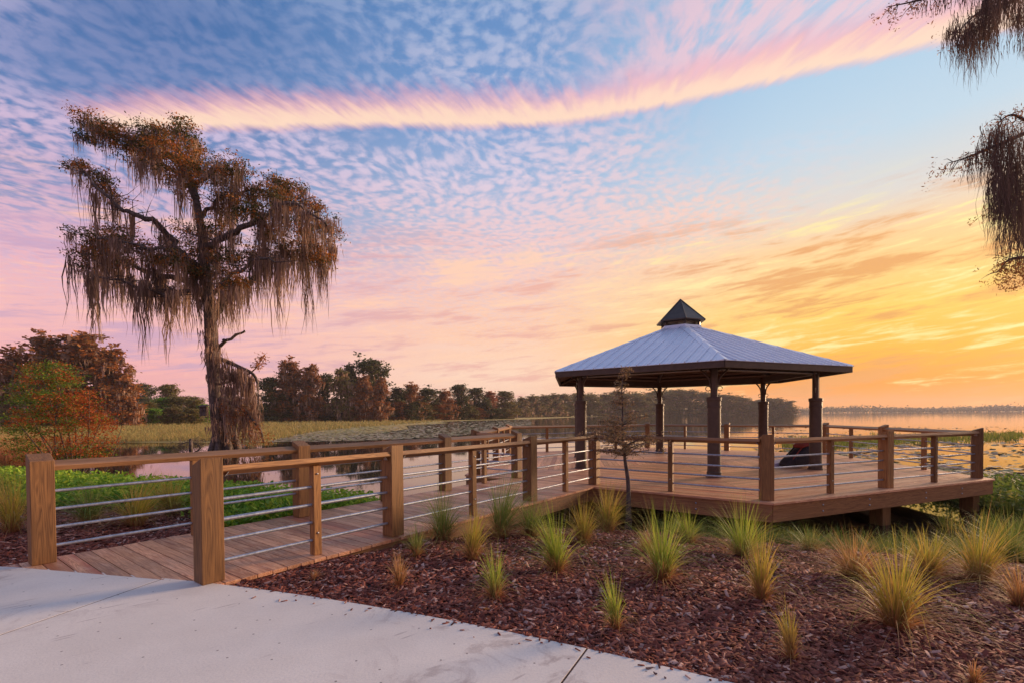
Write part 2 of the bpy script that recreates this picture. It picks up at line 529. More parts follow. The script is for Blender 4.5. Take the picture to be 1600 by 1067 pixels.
# ================================================================== the setting
WATER_Z = -0.75
SHX = [-400, -60, -30, -16, -8, -4.2, -2, 0, 2, 3.5, 5, 6.4, 8, 10, 14, 30, 100, 400]
SHY = [40, 26, 20.5, 15.6, 12.4, 10.8, 9.9, 9.5, 9.2, 8.5, 7.8, 7.3, 7.1, 7.3, 8.3, 12, 30, 100]
DD = [-30, -6, -2, 0, 1, 2.2, 3.6, 5.0, 40]
DZ = [-3.0, -1.9, -1.25, -.75, -.50, -.27, -.13, -.05, -.03]


def ground_z(x, y):
    d = np.interp(x, SHX, SHY) - y
    z = np.interp(d, DD, DZ)
    n_ = .025 * np.sin(x * 2.1 + 1) * np.cos(y * 1.7) + .018 * np.sin(x * 4.3 + y * 3.1)
    return z + n_ * np.clip((d - .3) / 2, 0, 1) * np.clip((6.2 - d) / 2, .15, 1)


def on_ground(px, py, lift=0.0):
    z = -.2
    for _ in range(30):
        p = at_z(px, py, z); z = .5 * z + .5 * float(ground_z(p[0], p[1]))
    p = at_z(px, py, z); p[2] = float(ground_z(p[0], p[1])) + lift
    return p


xs = np.unique(np.concatenate([np.linspace(-18, 18, 181), np.linspace(-60, 60, 61), np.linspace(-400, 400, 41), [-4500, -2000, -1000, 1000, 2000, 4500]]))
ys = np.unique(np.concatenate([np.linspace(-4, 20, 121), np.linspace(-30, 60, 46), np.linspace(-300, 400, 36), [-3000, -1000, 1000, 2200, 4500]]))
X, Y = np.meshgrid(xs, ys)
Z = ground_z(X, Y)
nx, ny = len(xs), len(ys)
i = np.arange(ny - 1)[:, None] * nx + np.arange(nx - 1)[None, :]
me = raw_mesh('ground', np.stack([X, Y, Z], -1).reshape(-1, 3), np.stack([i, i + 1, i + nx + 1, i + nx], -1).reshape(-1, 4), True)
tag(obj('ground', me, M_SOIL), 'dark mulch covered bank sloping down to the lake', kind='structure')

me = mesh('lake', [(-4400, -40, WATER_Z), (4400, -40, WATER_Z), (4400, 4400, WATER_Z), (-4400, 4400, WATER_Z)], [(0, 1, 2, 3)])
tag(obj('lake', me, M_WATER), 'calm lake water mirroring the dawn sky', kind='structure')

marsh_poly = [(-3000, 36), (-60, 46), (-37, 44), (-27, 42.5), (-21.5, 43), (-17, 47), (-18, 60), (-17, 80), (-24, 110), (-18, 140), (-26, 170), (-18, 195),
              (8, 235), (60, 400), (160, 560), (340, 600), (352, 615), (330, 650), (200, 900), (180, 1500), (3400, 1420), (3400, 4200), (-3000, 4200)]
me = mesh('marsh', [(x, y, -.735) for x, y in marsh_poly] , [tuple(range(len(marsh_poly)))])
tag(obj('marsh', me, M_MARSH), 'yellow green marsh flat beyond the water with trees on it', kind='structure')

# ---- concrete path: slabs between radial joints of a wide bend
PC = None
pts = [(-5.22, 4.92), (-1.73, 4.05), (1.23, 2.68)]
(ax_, ay_), (bx_, by_), (cx_, cy_) = pts
dd_ = 2 * (ax_ * (by_ - cy_) + bx_ * (cy_ - ay_) + cx_ * (ay_ - by_))
ux_ = ((ax_**2 + ay_**2) * (by_ - cy_) + (bx_**2 + by_**2) * (cy_ - ay_) + (cx_**2 + cy_**2) * (ay_ - by_)) / dd_
uy_ = ((ax_**2 + ay_**2) * (cx_ - bx_) + (bx_**2 + by_**2) * (ax_ - cx_) + (cx_**2 + cy_**2) * (bx_ - ax_)) / dd_
PCX, PCY = ux_, uy_
PR = math.hypot(ax_ - ux_, ay_ - uy_)


def parc(a, r): return (PCX + r * math.cos(a), PCY + r * math.sin(a))


aj1 = math.atan2(4.39 - PCY, -3.29 - PCX); aj2 = math.atan2(3.11 - PCY, .48 - PCX)
step = aj1 - aj2
path = tag(empty('path', (0, 0, 0)), 'pale concrete footpath curving along the planted bed', kind='structure')
for k in range(-2, 3):
    a0, a1 = aj2 + step * k, aj2 + step * (k + 1)
    e = .006 / PR
    A = np.linspace(a0 + e, a1 - e, 14)
    poly = [parc(a, PR) for a in A[::-1]] + [parc(a, PR - 3.4) for a in A]
    obj('slab', prism('slab', poly[::-1], -.14, 0.0, .002), M_CONC, path)
    J0, J1 = parc(a0, PR - .004), parc(a0, PR - 3.4)
    jd = .0062; an_ = a0 + PI / 2
    ox, oy = math.cos(an_) * jd, math.sin(an_) * jd
    obj('joint_filler', prism('joint_filler', [(J0[0] - ox, J0[1] - oy), (J0[0] + ox, J0[1] + oy), (J1[0] + ox, J1[1] + oy), (J1[0] - ox, J1[1] - oy)], -.12, -.0015), M_SOIL, path)

# ================================================================== boardwalk and deck
WANG = math.radians(52.841)
WD = np.array([math.cos(WANG), math.sin(WANG)]); WN = np.array([-WD[1], WD[0]])
P1 = np.array([-2.781, 4.431]); WW = 2.047
PSP = [0, 2.110, 5.111, 7.514]; LSP = [-.795, 2.053, 5.080, 7.476]
DC = np.array([5.176, 14.935]); DR = 6.629; DROT = math.radians(-96.968); DOUT = 6.93
PW = .145
EO = .17   # board overhang beyond the post line


def corner(k, r): a = DROT + k * PI / 3; return DC + r * np.array([math.cos(a), math.sin(a)])


board = tag(empty('boardwalk', (P1[0], P1[1], 0), 0), 'plank boardwalk leading from the concrete path to the deck', 'boardwalk')
# path edge as a line, in walkway coordinates (s along, n across to the left)
e0, e1 = np.array([-5.22, 4.92]), np.array([-2.58, 4.31])
ev = (e1 - e0) / np.linalg.norm(e1 - e0); en = np.array([-ev[1], ev[0]])     # en points away from the path
en = en if en @ WD > 0 else -en
clipn = (-(en @ WD), -(en @ WN)); clipc = -(en @ (e0 - P1)) - .012
# deck edge line (front-left side)
c5, c0 = corner(5, DOUT), corner(0, DOUT)
dv_ = (c0 - c5) / np.linalg.norm(c0 - c5); dn = np.array([-dv_[1], dv_[0]])
dn = dn if dn @ WD > 0 else -dn
clipn2 = (dn @ WD, dn @ WN); clipc2 = (dn @ (c5 - P1)) - .006
s = -2.4; k = 0
full = {}
rq = random.Random(5)
while s < 9.6:
    wv_ = PW - .007
    poly = [(s, -EO), (s + wv_, -EO), (s + wv_, WW + EO), (s, WW + EO)]
    poly = clip(clip(poly, *clipn, clipc), *clipn2, clipc2)
    if len(poly) >= 3:
        area = abs(sum(poly[i][0] * poly[(i + 1) % len(poly)][1] - poly[(i + 1) % len(poly)][0] * poly[i][1] for i in range(len(poly)))) / 2
        if area > .01:
            # local X along the board so that the grain follows it
            loc = [(n_ - WW / 2, -(s_ - s - wv_ / 2)) for s_, n_ in poly]
            whole = abs(area - wv_ * (WW + 2 * EO)) < 1e-6
            if whole and 'w' in full: me = full['w']
            else:
                me = prism('plank', loc, -.038, 0.0, .003)
                if whole: full['w'] = me
            p = WD * (s + wv_ / 2) + WN * (WW / 2)
            o = obj('plank', me, M_PLANK, board, (p[0], p[1], rq.uniform(-.002, .0015)), math.atan2(WN[1], WN[0]))
    s += PW
# side stringers under the boards
for nn in (-EO + .06, WW / 2, WW + EO - .06):
    L0 = .35 if nn < 1 else -.25
    L1 = 7.45
    o = obj('stringer', box('stringer', 0, L1 - L0, -.022, .022, -.29, -.04), M_BEAM, board)
    p = WD * L0 + WN * nn; o.location = (p[0], p[1], 0); o.rotation_euler = (0, 0, WANG)

deck = tag(empty('viewing_deck', (DC[0], DC[1], 0), DROT), 'six sided plank viewing deck standing on piles at the lake edge', 'deck')
APO = DOUT * math.cos(PI / 6)
nb = int(APO / PW)
for k in range(6):
    am = k * PI / 3 + PI / 6
    for i in range(nb):
        r1 = APO - i * PW; r0 = r1 - PW + .006
        h1, h0 = r1 * math.tan(PI / 6) - .004, max(.005, r0 * math.tan(PI / 6) - .004)
        key = ('d', i)
        if key not in full:
            full[key] = prism('plank', [(-h0, -PW / 2), (h0, -PW / 2), (h1, PW / 2 - .006), (-h1, PW / 2 - .006)], -.038, 0.0, .002)
        rc = r0 + PW / 2
        obj('plank', full[key], M_PLANK, deck, (rc * math.cos(am), rc * math.sin(am), rq.uniform(-.001, .001)), am - PI / 2)
    # fascia board, two bolts, joist behind
    L = DOUT - .05
    o = obj('fascia', box('fascia', -L / 2, L / 2, -.022, .022, -.335, -.040), M_BEAM, deck)
    o.location = ((APO - .05) * math.cos(am), (APO - .05) * math.sin(am), 0); o.rotation_euler = (0, 0, am - PI / 2)
    for bx in (-2.2, -.9, .9, 2.2):
        for bz in (-.13, -.24):
            V, Fq = tube([(0, 0, 0), (0, .012, 0), (0, .013, 0)], [.016, .016, .001], 8)
            bo = obj('bolt', raw_mesh('bolt', V, Fq), M_CLIP, o, (bx, .022, bz))
    o = obj('joist', box('joist', -L * .43, L * .43, -.04, .04, -.30, -.042), M_BEAM, deck)
    o.location = ((APO - 1.6) * math.cos(am), (APO - 1.6) * math.sin(am), 0); o.rotation_euler = (0, 0, am - PI / 2)
    for t_ in (0, .5):
        pa, pb = corner(k, DR - .12), corner(k + 1, DR - .12)
        p = pa * (1 - t_) + pb * t_ - DC
        p = Matrix.Rotation(-DROT, 2) @ Vector(p)
        o = obj('pile', box('pile', -.13, .13, -.13, .13, -2.4, -.335, .01), M_POST, deck, (p.x, p.y, 0), am - PI / 2 if t_ else am - PI / 3)
HAZE_D = 0.00016

# ---- railings
TILT = math.atan2(.073, .19)
HP = .095
post_big = bevelled('post', [(-HP, -HP, .001), (HP, -HP, .001), (HP, HP, .001), (-HP, HP, .001), (-HP, -HP, 1.062), (HP, -HP, 1.062), (HP, HP, 1.135), (-HP, HP, 1.135)], BOXF, .006)
post_small = box('baluster_post', -.0445, .0445, -.0445, .0445, .001, .965, .004)
V, Fq = tube([(0, 0, 0), (0, .008, 0), (0, .009, 0)], [.011, .011, .001], 8)
bolt_me = raw_mesh('bolt', V, Fq)
RODZ = (.161, .353, .545, .737)
clip_me = bevelled('bracket', boxv(-.05, 0, -.03, .03, -.006, 0) , BOXF, .001)
_rodcache, _railcache = {}, {}


def member(root, name, cache, key, build, mat, a, b, z, inward, tilt=0.0):
    L = round(float(np.linalg.norm(b - a)), 3)
    if (key, L) not in cache: cache[(key, L)] = build(L)
    o = obj(name, cache[(key, L)], mat, root)
    m_ = (a + b) / 2; an = math.atan2(b[1] - a[1], b[0] - a[0])
    o.location = (m_[0], m_[1], z)
    R = Matrix.Rotation(an, 4, 'Z')
    # local +Y must point outward (high side)
    n_ = np.array([-math.sin(an), math.cos(an)])
    if n_ @ inward > 0: R = Matrix.Rotation(an + PI, 4, 'Z')
    o.rotation_euler = (R @ Matrix.Rotation(tilt, 4, 'X')).to_euler()
    return o


def build_rod(L):
    V, Fq = tube([(-L / 2, 0, 0), (L / 2, 0, 0)], .0165, 10)
    return raw_mesh('rod', V, Fq, True)


def build_rail(L): return box('top_rail', -L / 2, L / 2, -.075, .075, -.055, 0, .004)


def railing(posts, inward, label, skip_first=False, skip_last=False, ang_first=None, ang_last=None):
    """posts: list of (xy, 'B'|'S'); inward: unit vector to the walking side"""
    A, Z_ = np.array(posts[0][0]), np.array(posts[-1][0])
    inward = np.array(inward)
    an = math.atan2(Z_[1] - A[1], Z_[0] - A[0])
    root = tag(empty('railing', (0, 0, 0)), label, 'railing', 'timber and pipe railings of the boardwalk and deck')
    n_ = np.array([-math.sin(an), math.cos(an)])
    base_rot = an + (PI if n_ @ inward > 0 else 0)
    big = []
    for j, (p, kd) in enumerate(posts):
        if kd == 'B': big.append(np.array(p))
        if (j == 0 and skip_first) or (j == len(posts) - 1 and skip_last): continue
        rot = base_rot
        if j == 0 and ang_first is not None: rot = ang_first
        if j == len(posts) - 1 and ang_last is not None: rot = ang_last
        if kd == 'B': obj('post', post_big, M_POST, root, (p[0], p[1], 0), rot)
        else:
            sp_ = obj('baluster_post', post_small, M_POST, root, (p[0], p[1], 0), base_rot)
            for bz in (.24, .88): obj('bolt', bolt_me, M_CLIP, sp_, (0, .0445, bz))
    d = (Z_ - A) / np.linalg.norm(Z_ - A)
    for a, b in zip(big[:-1], big[1:]):
        ra, rb = a + d * (HP - .003), b - d * (HP - .003)
        member(root, 'top_rail', _railcache, 'r', build_rail, M_RAIL, ra, rb, 1.030, inward, TILT)
        for z in RODZ: member(root, 'rod', _rodcache, 'p', build_rod, M_PIPE, ra, rb, z, inward)
        for q_, sg in ((ra, 1), (rb, -1)):
            c_ = obj('bracket', clip_me, M_CLIP, root, (q_[0] + d[0] * sg * .03 - inward[0] * .03, q_[1] + d[1] * sg * .03 - inward[1] * .03, .955), an if sg < 0 else an + PI)
            c_.rotation_euler = (0, math.radians(50), an if sg < 0 else an + PI)
    return root


def wp(s_, left): return P1 + WD * s_ + (WN * WW if left else 0)


def seq(sp, left):
    o = []
    for i, s_ in enumerate(sp):
        o.append((wp(s_, left), 'B'))
        if i < len(sp) - 1: o.append((wp((s_ + sp[i + 1]) / 2, left), 'S'))
    return o


railing(seq(PSP, False), WN, 'boardwalk railing beside the mulch bed, starting at the tall post by the path')
railing(seq(LSP, True), -WN, 'boardwalk railing on the water side, starting at the outermost post in view')


def side(k, t0=0.0, t1=1.0, label='', **kw):
    a, b = corner(k, DR), corner(k + 1, DR)
    am = DROT + k * PI / 3 + PI / 6
    ts = [t_ for t_ in (0, .25, .5, .75, 1) if t0 - 1e-6 <= t_ <= t1 + 1e-6]
    ps = [(a * (1 - t_) + b * t_, 'B' if t_ in (0, .5, 1) else 'S') for t_ in ts]
    inn = -np.array([math.cos(am), math.sin(am)])
    # corner posts face the centre of the deck
    kw.setdefault('ang_first', DROT + k * PI / 3 - PI / 2)
    kw.setdefault('ang_last', DROT + (k + 1) * PI / 3 - PI / 2)
    return railing(ps, inn, label, **kw)


side(0, label='deck railing along the front edge towards the lake, right of the gazebo')
side(1, label='deck railing running back from the rightmost corner post of the deck', skip_first=True)
side(2, label='far deck railing behind the middle and right gazebo columns', skip_first=True)
side(3, label='far deck railing behind the leftmost gazebo column', skip_first=True)
side(4, label='short looking deck railing seen end on beyond the boardwalk', skip_first=True)
# the front-left side is open where the boardwalk arrives
a5, b5 = corner(5, DR), corner(6, DR)
P4, L4 = wp(PSP[3], False), wp(LSP[3], True)
in5 = -np.array([math.cos(DROT + 5.5 * PI / 3), math.sin(DROT + 5.5 * PI / 3)])
railing([(a5, 'B'), (L4, 'B')], in5, 'one bay of deck railing closing the corner by the boardwalk end', skip_first=True, skip_last=True)
railing([(P4, 'B'), ((P4 + b5) / 2, 'S'), (b5, 'B')], in5, 'front deck railing behind the young bare cypress', skip_first=True, skip_last=True)

# ================================================================== gazebo
gaz = tag(empty('gazebo', (DC[0], DC[1], 0), DROT), 'open six sided gazebo with metal hip roof and small cupola on the deck', 'gazebo')
CR, EAVE_R, EAVE_Z, TOP_R, TOP_Z = 3.532, 4.33, 2.66, .62, 4.02


def lathe(name, prof, n=20):
    V = []; 
    for r, z in prof: V += [(r * math.cos(t_ * 2 * PI / n), r * math.sin(t_ * 2 * PI / n), z) for t_ in range(n)]
    Fc = [(i * n + j, i * n + (j + 1) % n, (i + 1) * n + (j + 1) % n, (i + 1) * n + j) for i in range(len(prof) - 1) for j in range(n)]
    Fc += [tuple(range(n - 1, -1, -1)), tuple(range((len(prof) - 1) * n, len(prof) * n))]
    me = mesh(name, V, Fc, True)
    try: me.set_sharp_from_angle(angle=math.radians(35))
    except Exception: pass
    return me


sleeve = lathe('sleeve', [(.148, .06), (.148, 1.62), (.160, 1.63), (.160, 1.66), (.150, 1.67), (.150, 1.78), (.166, 1.80), (.166, 1.87), (.10, 1.885)])
basering = lathe('base_ring', [(.185, .001), (.185, .03), (.166, .035), (.166, .12), (.15, .135)])
shaft = lathe('column', [(.082, 1.86), (.082, 2.62)], 8)
V, Fq = merge([tube([(.055 * math.cos(a), 0, .055 * math.sin(a)) for a in np.linspace(0, 1.8 * PI, 14)], .009, 6)])
scroll = raw_mesh('scroll', V, Fq, True)
for k in range(6):
    a = k * PI / 3
    c_ = obj('column', shaft, M_BROWN, gaz, (CR * math.cos(a), CR * math.sin(a), 0), a)
    obj('sleeve', sleeve, M_BROWN, c_); obj('base_ring', basering, M_BROWN, c_)
    for sg in (-1, 1):
        for z in (2.08, 2.47):
            obj('scroll', scroll, M_BROWN, c_, (0, sg * .135, z), PI / 2)
        V, Fq = tube(smooth_line([(0, sg * .08, 2.12), (0, sg * .13, 2.33), (0, sg * .34, 2.56)], 5), .022, 6)
        obj('brace', raw_mesh('brace', V, Fq, True), M_BROWN, c_)
sl = math.atan2(TOP_Z - EAVE_Z, (EAVE_R - TOP_R) * math.cos(PI / 6))
APe, APt = EAVE_R * math.cos(PI / 6), TOP_R * math.cos(PI / 6)
SLEN = (APe - APt) / math.cos(sl)
PANW = EAVE_R / 15
for k in range(6):
    am = k * PI / 3 + PI / 6
    # local frame of a slope: X along the eave, Y up the slope
    slope = obj('roof_slope', None, None, gaz)
    slope.location = (APe * math.cos(am), APe * math.sin(am), EAVE_Z)
    slope.rotation_euler = (Matrix.Rotation(am + PI / 2, 4, 'Z') @ Matrix.Rotation(sl, 4, 'X')).to_euler()
    for i in range(15):
        x0 = -EAVE_R / 2 + i * PANW
        poly = [(x0 + .002, -.03), (x0 + PANW - .002, -.03), (x0 + PANW - .002, SLEN), (x0 + .002, SLEN)]
        kx = (EAVE_R - TOP_R) / 2 / SLEN
        poly = clip(clip(poly, 1, kx, EAVE_R / 2), -1, kx, EAVE_R / 2)
        if len(poly) < 3: continue
        if ('pan', i) not in full:
            n_ = len(poly)
            bm = bmesh.new()
            f0 = [bm.verts.new((x, y, .0)) for x, y in poly]; f1 = [bm.verts.new((x, y, .012)) for x, y in poly]
            bm.faces.new(f0[::-1]); bm.faces.new(f1)
            for j in range(n_): bm.faces.new((f0[j], f0[(j + 1) % n_], f1[(j + 1) % n_], f1[j]))
            # standing seam along the side of the pan, and a low stiffening rib
            def seam(xa, wd, ht):
                ymax = min(SLEN, (EAVE_R / 2 - abs(xa) - wd) / kx)
                if ymax < .1: return
                vs = [bm.verts.new(p) for p in boxv(xa - wd, xa + wd, -.032, ymax, .011, .012 + ht)]
                for f in BOXF: bm.faces.new([vs[j] for j in f])
            if i > 0: seam(x0 + .010, .009, .030)
            seam(x0 + PANW * .36, .006, .006); seam(x0 + PANW * .68, .006, .006)
            bmesh.ops.recalc_face_normals(bm, faces=bm.faces)
            me = bpy.data.meshes.new('roof_panel'); bm.to_mesh(me); bm.free(); full[('pan', i)] = me
        obj('roof_panel', full[('pan', i)], M_ROOF, slope)
    obj('soffit', mesh('soffit', [(-EAVE_R / 2, 0, -.03), (EAVE_R / 2, 0, -.03), (TOP_R / 2, SLEN, -.03), (-TOP_R / 2, SLEN, -.03)], [(0, 3, 2, 1)]), M_SOFFIT, slope)
    for j in range(12):
        yy = .18 + j * .28
        hw = EAVE_R / 2 - yy * (EAVE_R - TOP_R) / 2 / SLEN - .06
        if yy < SLEN - .1 and hw > .1:
            obj('purlin', box('purlin', -hw, hw, yy - .02, yy + .02, -.075, -.032, .003), M_SOFFIT, slope)
    # fascia / gutter under the eave edge
    a0, a1 = k * PI / 3, (k + 1) * PI / 3
    o = obj('fascia', bevelled('fascia', boxv(-EAVE_R / 2 + .008, EAVE_R / 2 - .008, -.03, .03, -.155, -.012), BOXF, .006), M_BROWN, gaz)
    o.location = ((APe - .025) * math.cos(am), (APe - .025) * math.sin(am), EAVE_Z); o.rotation_euler = (0, 0, am - PI / 2)
    # ring beam between the columns, conduit below it, rafter on the hip
    apc = CR * math.cos(PI / 6)
    o = obj('ring_beam', box('ring_beam', -CR / 2 + .07, CR / 2 - .07, -.05, .05, -.10, .10, .005), M_BROWN, gaz)
    o.location = (apc * math.cos(am), apc * math.sin(am), 2.60); o.rotation_euler = (0, 0, am - PI / 2)
    V, Fq = tube([(-CR / 2 + .09, 0, 0), (CR / 2 - .09, 0, 0)], .014, 8)
    o = obj('conduit', raw_mesh('conduit', V, Fq, True), M_CLIP, gaz)
    o.location = ((apc + .08) * math.cos(am), (apc + .08) * math.sin(am), 2.52); o.rotation_euler = (0, 0, am - PI / 2)
    p0 = Vector((EAVE_R - .05, 0, EAVE_Z - .09)); p1 = Vector((TOP_R, 0, TOP_Z - .09))
    V, Fq = tube([p0, p1], .055, 4)
    obj('rafter', raw_mesh('rafter', V, Fq), M_BROWN, gaz, (0, 0, 0), a0)
    # hip cap: a folded strip
    q0, q1 = np.array([EAVE_R + .015, 0, EAVE_Z + .03]), np.array([TOP_R - .02, 0, TOP_Z + .045])
    wv_ = .13; dz_ = -.028
    Vh = [q0 + [-.05, -wv_ * .9, dz_], q0, q0 + [-.05, wv_ * .9, dz_], q1 + [0, -wv_, dz_], q1, q1 + [0, wv_, dz_]]
    Vh += [p_ - np.array([0, 0, .012]) for p_ in Vh]
    Fh = [(0, 3, 4, 1), (1, 4, 5, 2), (6, 7, 10, 9), (7, 8, 11, 10), (0, 1, 7, 6), (1, 2, 8, 7), (0, 6, 9, 3), (2, 5, 11, 8), (3, 9, 10, 4), (4, 10, 11, 5)]
    obj('hip_cap', mesh('hip_cap', Vh, Fh), M_ROOF, gaz, (0, 0, 0), a0)
# cupola
cup = obj('cupola', None, None, gaz, (0, 0, 0))


def hexring(name, r0, z0, r1, z1, th=.03):
    V = []
    for r, z in ((r0, z0), (r1, z1), (r1 - th, z1), (r0 - th, z0)):
        V += [(r * math.cos(k * PI / 3), r * math.sin(k * PI / 3), z) for k in range(6)]
    Fc = [(a * 6 + j, a * 6 + (j + 1) % 6, ((a + 1) % 4) * 6 + (j + 1) % 6, ((a + 1) % 4) * 6 + j) for a in range(4) for j in range(6)]
    return mesh(name, V, Fc)


obj('curb', hexring('curb', TOP_R + .02, TOP_Z - .02, TOP_R - .01, TOP_Z + .10, .05), M_ROOF, cup)
for k in range(6):
    a = k * PI / 3
    obj('cupola_post', box('cupola_post', -.035, .035, -.035, .035, TOP_Z + .05, TOP_Z + .27), M_CUPOLA, cup, ((TOP_R - .07) * math.cos(a), (TOP_R - .07) * math.sin(a), 0), a)
obj('cupola_beam', hexring('cupola_beam', TOP_R - .02, TOP_Z + .20, TOP_R - .02, TOP_Z + .28, .09), M_CUPOLA, cup)
CE = .74
V = [(CE * math.cos(k * PI / 3), CE * math.sin(k * PI / 3), TOP_Z + .225) for k in range(6)] + [(CE * math.cos(k * PI / 3), CE * math.sin(k * PI / 3), TOP_Z + .255) for k in range(6)] + [(0, 0, TOP_Z + .94), (0, 0, TOP_Z + .30)]
Fc = [(k, (k + 1) % 6, 6 + (k + 1) % 6, 6 + k) for k in range(6)] + [(6 + k, 6 + (k + 1) % 6, 12) for k in range(6)] + [((k + 1) % 6, k, 13) for k in range(6)]
obj('cupola_roof', mesh('cupola_roof', V, Fc), M_CUPOLA, cup)
for k in range(6):
    V, Fq = tube([(CE * math.cos(k * PI / 3), CE * math.sin(k * PI / 3), TOP_Z + .25), (0, 0, TOP_Z + .95)], .016, 5)
    obj('hip_seam', raw_mesh('hip_seam', V, Fq), M_CUPOLA, cup)

# ================================================================== vegetation materials
M_BARK = plain('bark', (.055, .040, .034), (.15, .115, .10), 5, .9, 0, .02)
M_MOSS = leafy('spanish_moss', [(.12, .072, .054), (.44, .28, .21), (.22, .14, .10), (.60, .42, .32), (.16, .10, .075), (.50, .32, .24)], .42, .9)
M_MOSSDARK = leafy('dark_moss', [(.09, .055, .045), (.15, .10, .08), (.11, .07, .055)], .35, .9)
M_RUST = leafy('rust_leaves', [(.17, .095, .035), (.36, .125, .035), (.46, .16, .04), (.22, .12, .035), (.38, .115, .032)], .3)
M_CYP = leafy('cypress_leaves', [(.12, .08, .02), (.26, .13, .025), (.50, .17, .03), (.16, .10, .02), (.58, .16, .028), (.30, .13, .025)], .3)
M_BUSHG = leafy('bush_green_leaves', [(.05, .10, .014), (.10, .19, .02), (.17, .27, .03), (.06, .13, .016), (.28, .20, .03)], .35)
M_CYPG = leafy('cypress_green_leaves', [(.035, .040, .012), (.07, .07, .016), (.11, .09, .02), (.05, .05, .014)], .25)
M_MOSSB = leafy('brown_moss', [(.10, .062, .048), (.24, .15, .115), (.15, .095, .072), (.34, .22, .17)], .35, .9)
M_DKGREEN = leafy('dark_green_leaves', [(.045, .06, .018), (.08, .095, .026), (.12, .11, .03), (.06, .07, .02)], .2)
M_OLIVE = leafy('olive_leaves', [(.13, .13, .034), (.20, .18, .045), (.27, .19, .055), (.15, .135, .04)], .25)
M_GREEN = leafy('green_leaves', [(.10, .22, .02), (.19, .36, .03), (.30, .46, .04), (.13, .28, .025)], .35)
M_GRASSG = leafy('bank_leaves', [(.11, .24, .02), (.22, .42, .035), (.36, .52, .05), (.15, .31, .03), (.46, .50, .06)], .35)
M_RED = leafy('red_leaves', [(.36, .06, .018), (.48, .12, .025), (.26, .05, .018), (.42, .17, .03)], .35)
M_CLUMP_G = leafy('clump_green', [(.20, .32, .035), (.33, .45, .05), (.46, .50, .08), (.19, .26, .04), (.58, .46, .14)], .4, .55, (.42, .25, .11), .0, .22)
M_CLUMP_Y = leafy('clump_gold', [(.36, .36, .045), (.52, .44, .07), (.60, .38, .10), (.28, .31, .045), (.60, .34, .12)], .4, .55, (.46, .25, .11), .0, .25)
M_CLUMP_D = leafy('clump_dark', [(.10, .17, .035), (.18, .26, .05), (.27, .32, .07), (.40, .33, .12)], .35, .55, (.34, .20, .09), .0, .2)
M_CLUMP_S = leafy('clump_straw', [(.50, .26, .10), (.60, .36, .16), (.40, .20, .08), (.36, .30, .07)], .35, .6, (.42, .18, .08), .0, .15)
M_REED = leafy('marsh_reed', [(.30, .26, .10), (.38, .28, .11), (.23, .25, .085), (.42, .27, .10), (.21, .23, .075)], .3, .7)
M_SHORE = leafy('shore_grass', [(.12, .18, .03), (.22, .27, .045), (.33, .30, .06), (.09, .14, .03)], .3, .6)
M_PAD = leafy('lily_pad', [(.20, .22, .09), (.34, .32, .16), (.46, .38, .24), (.30, .20, .12), (.54, .46, .34)], .1, .7)
M_CHIP = leafy('bark_chip', [(.05, .012, .009), (.15, .036, .022), (.25, .065, .040), (.09, .022, .015), (.19, .045, .026), (.34, .12, .08), (.16, .04, .026), (.30, .11, .075), (.58, .36, .29)], .0, .85)


def blob_points(n, c, r, rr, shell=.55):
    """points in an uneven ball, denser towards its skin"""
    d = rr.normal(size=(n, 3)); d /= np.linalg.norm(d, axis=1)[:, None]
    k = shell + (1 - shell) * rr.random(n) ** .6
    return np.asarray(c) + d * (np.asarray(r) * k[:, None])


def moss_strands(P, length, rr, width=.05, k=6, sway=.12):
    """hanging ribbons from P (n,3) with lengths (n,)"""
    n = len(P); t_ = np.linspace(0, 1, k)
    C = np.repeat(P[:, None, :], k, 1).astype(float)
    C[:, :, 2] -= np.asarray(length)[:, None] * t_[None]
    ph = rr.random((n, 1)) * 6.28; fr = 2 + rr.random((n, 1)) * 5
    C[:, :, 0] += sway * np.sin(ph + fr * t_[None]) * t_[None] * np.minimum(1, np.asarray(length)[:, None])
    wob = np.cumsum(rr.normal(size=(n, k, 2)), 1) * (np.asarray(length)[:, None, None] * .016)
    C[:, :, :2] += wob
    C[:, :, 1] += sway * np.cos(ph * 1.7 + fr * t_[None]) * t_[None] * np.minimum(1, np.asarray(length)[:, None])
    prof = np.interp(t_, [0, .15, .5, .85, 1], [.55, 1, .8, .45, .08])[None, :] * (.6 + .8 * rr.random((n, k)))
    a = rr.random(n) * PI
    Wv = np.stack([np.cos(a), np.sin(a), np.zeros(n)], -1)[:, None, :] * (width * (.5 + rr.random((n, 1))) * prof)[:, :, None]
    return strips(C, Wv)


def moss_clump(P, L, rr, per=14, spread=.22, width=.03):
    """tufts of several strands at each P; the strands are of unequal length"""
    n = len(P)
    Q = np.repeat(P, per, 0) + rr.normal(size=(n * per, 3)) * [spread, spread, spread * .5]
    LL = np.repeat(L, per) * (.25 + .75 * rr.random(n * per) ** 1.3)
    return moss_strands(Q, LL, rr, width)


def branchlets(root_pts, rr, n, L, rad, up=.2):
    """short forked twigs off a list of points"""
    out = []
    for _ in range(n):
        p = root_pts[rr.integers(len(root_pts))]
        d = rr.normal(size=3); d[2] = abs(d[2]) * up; d /= np.linalg.norm(d)
        l = L * (.5 + rr.random()); m_ = p + d * l * .5 + rr.normal(size=3) * l * .1
        out.append(tube([p, m_, p + d * l + [0, 0, -.05 * l]], [rad, rad * .6, rad * .2], 4))
    return out


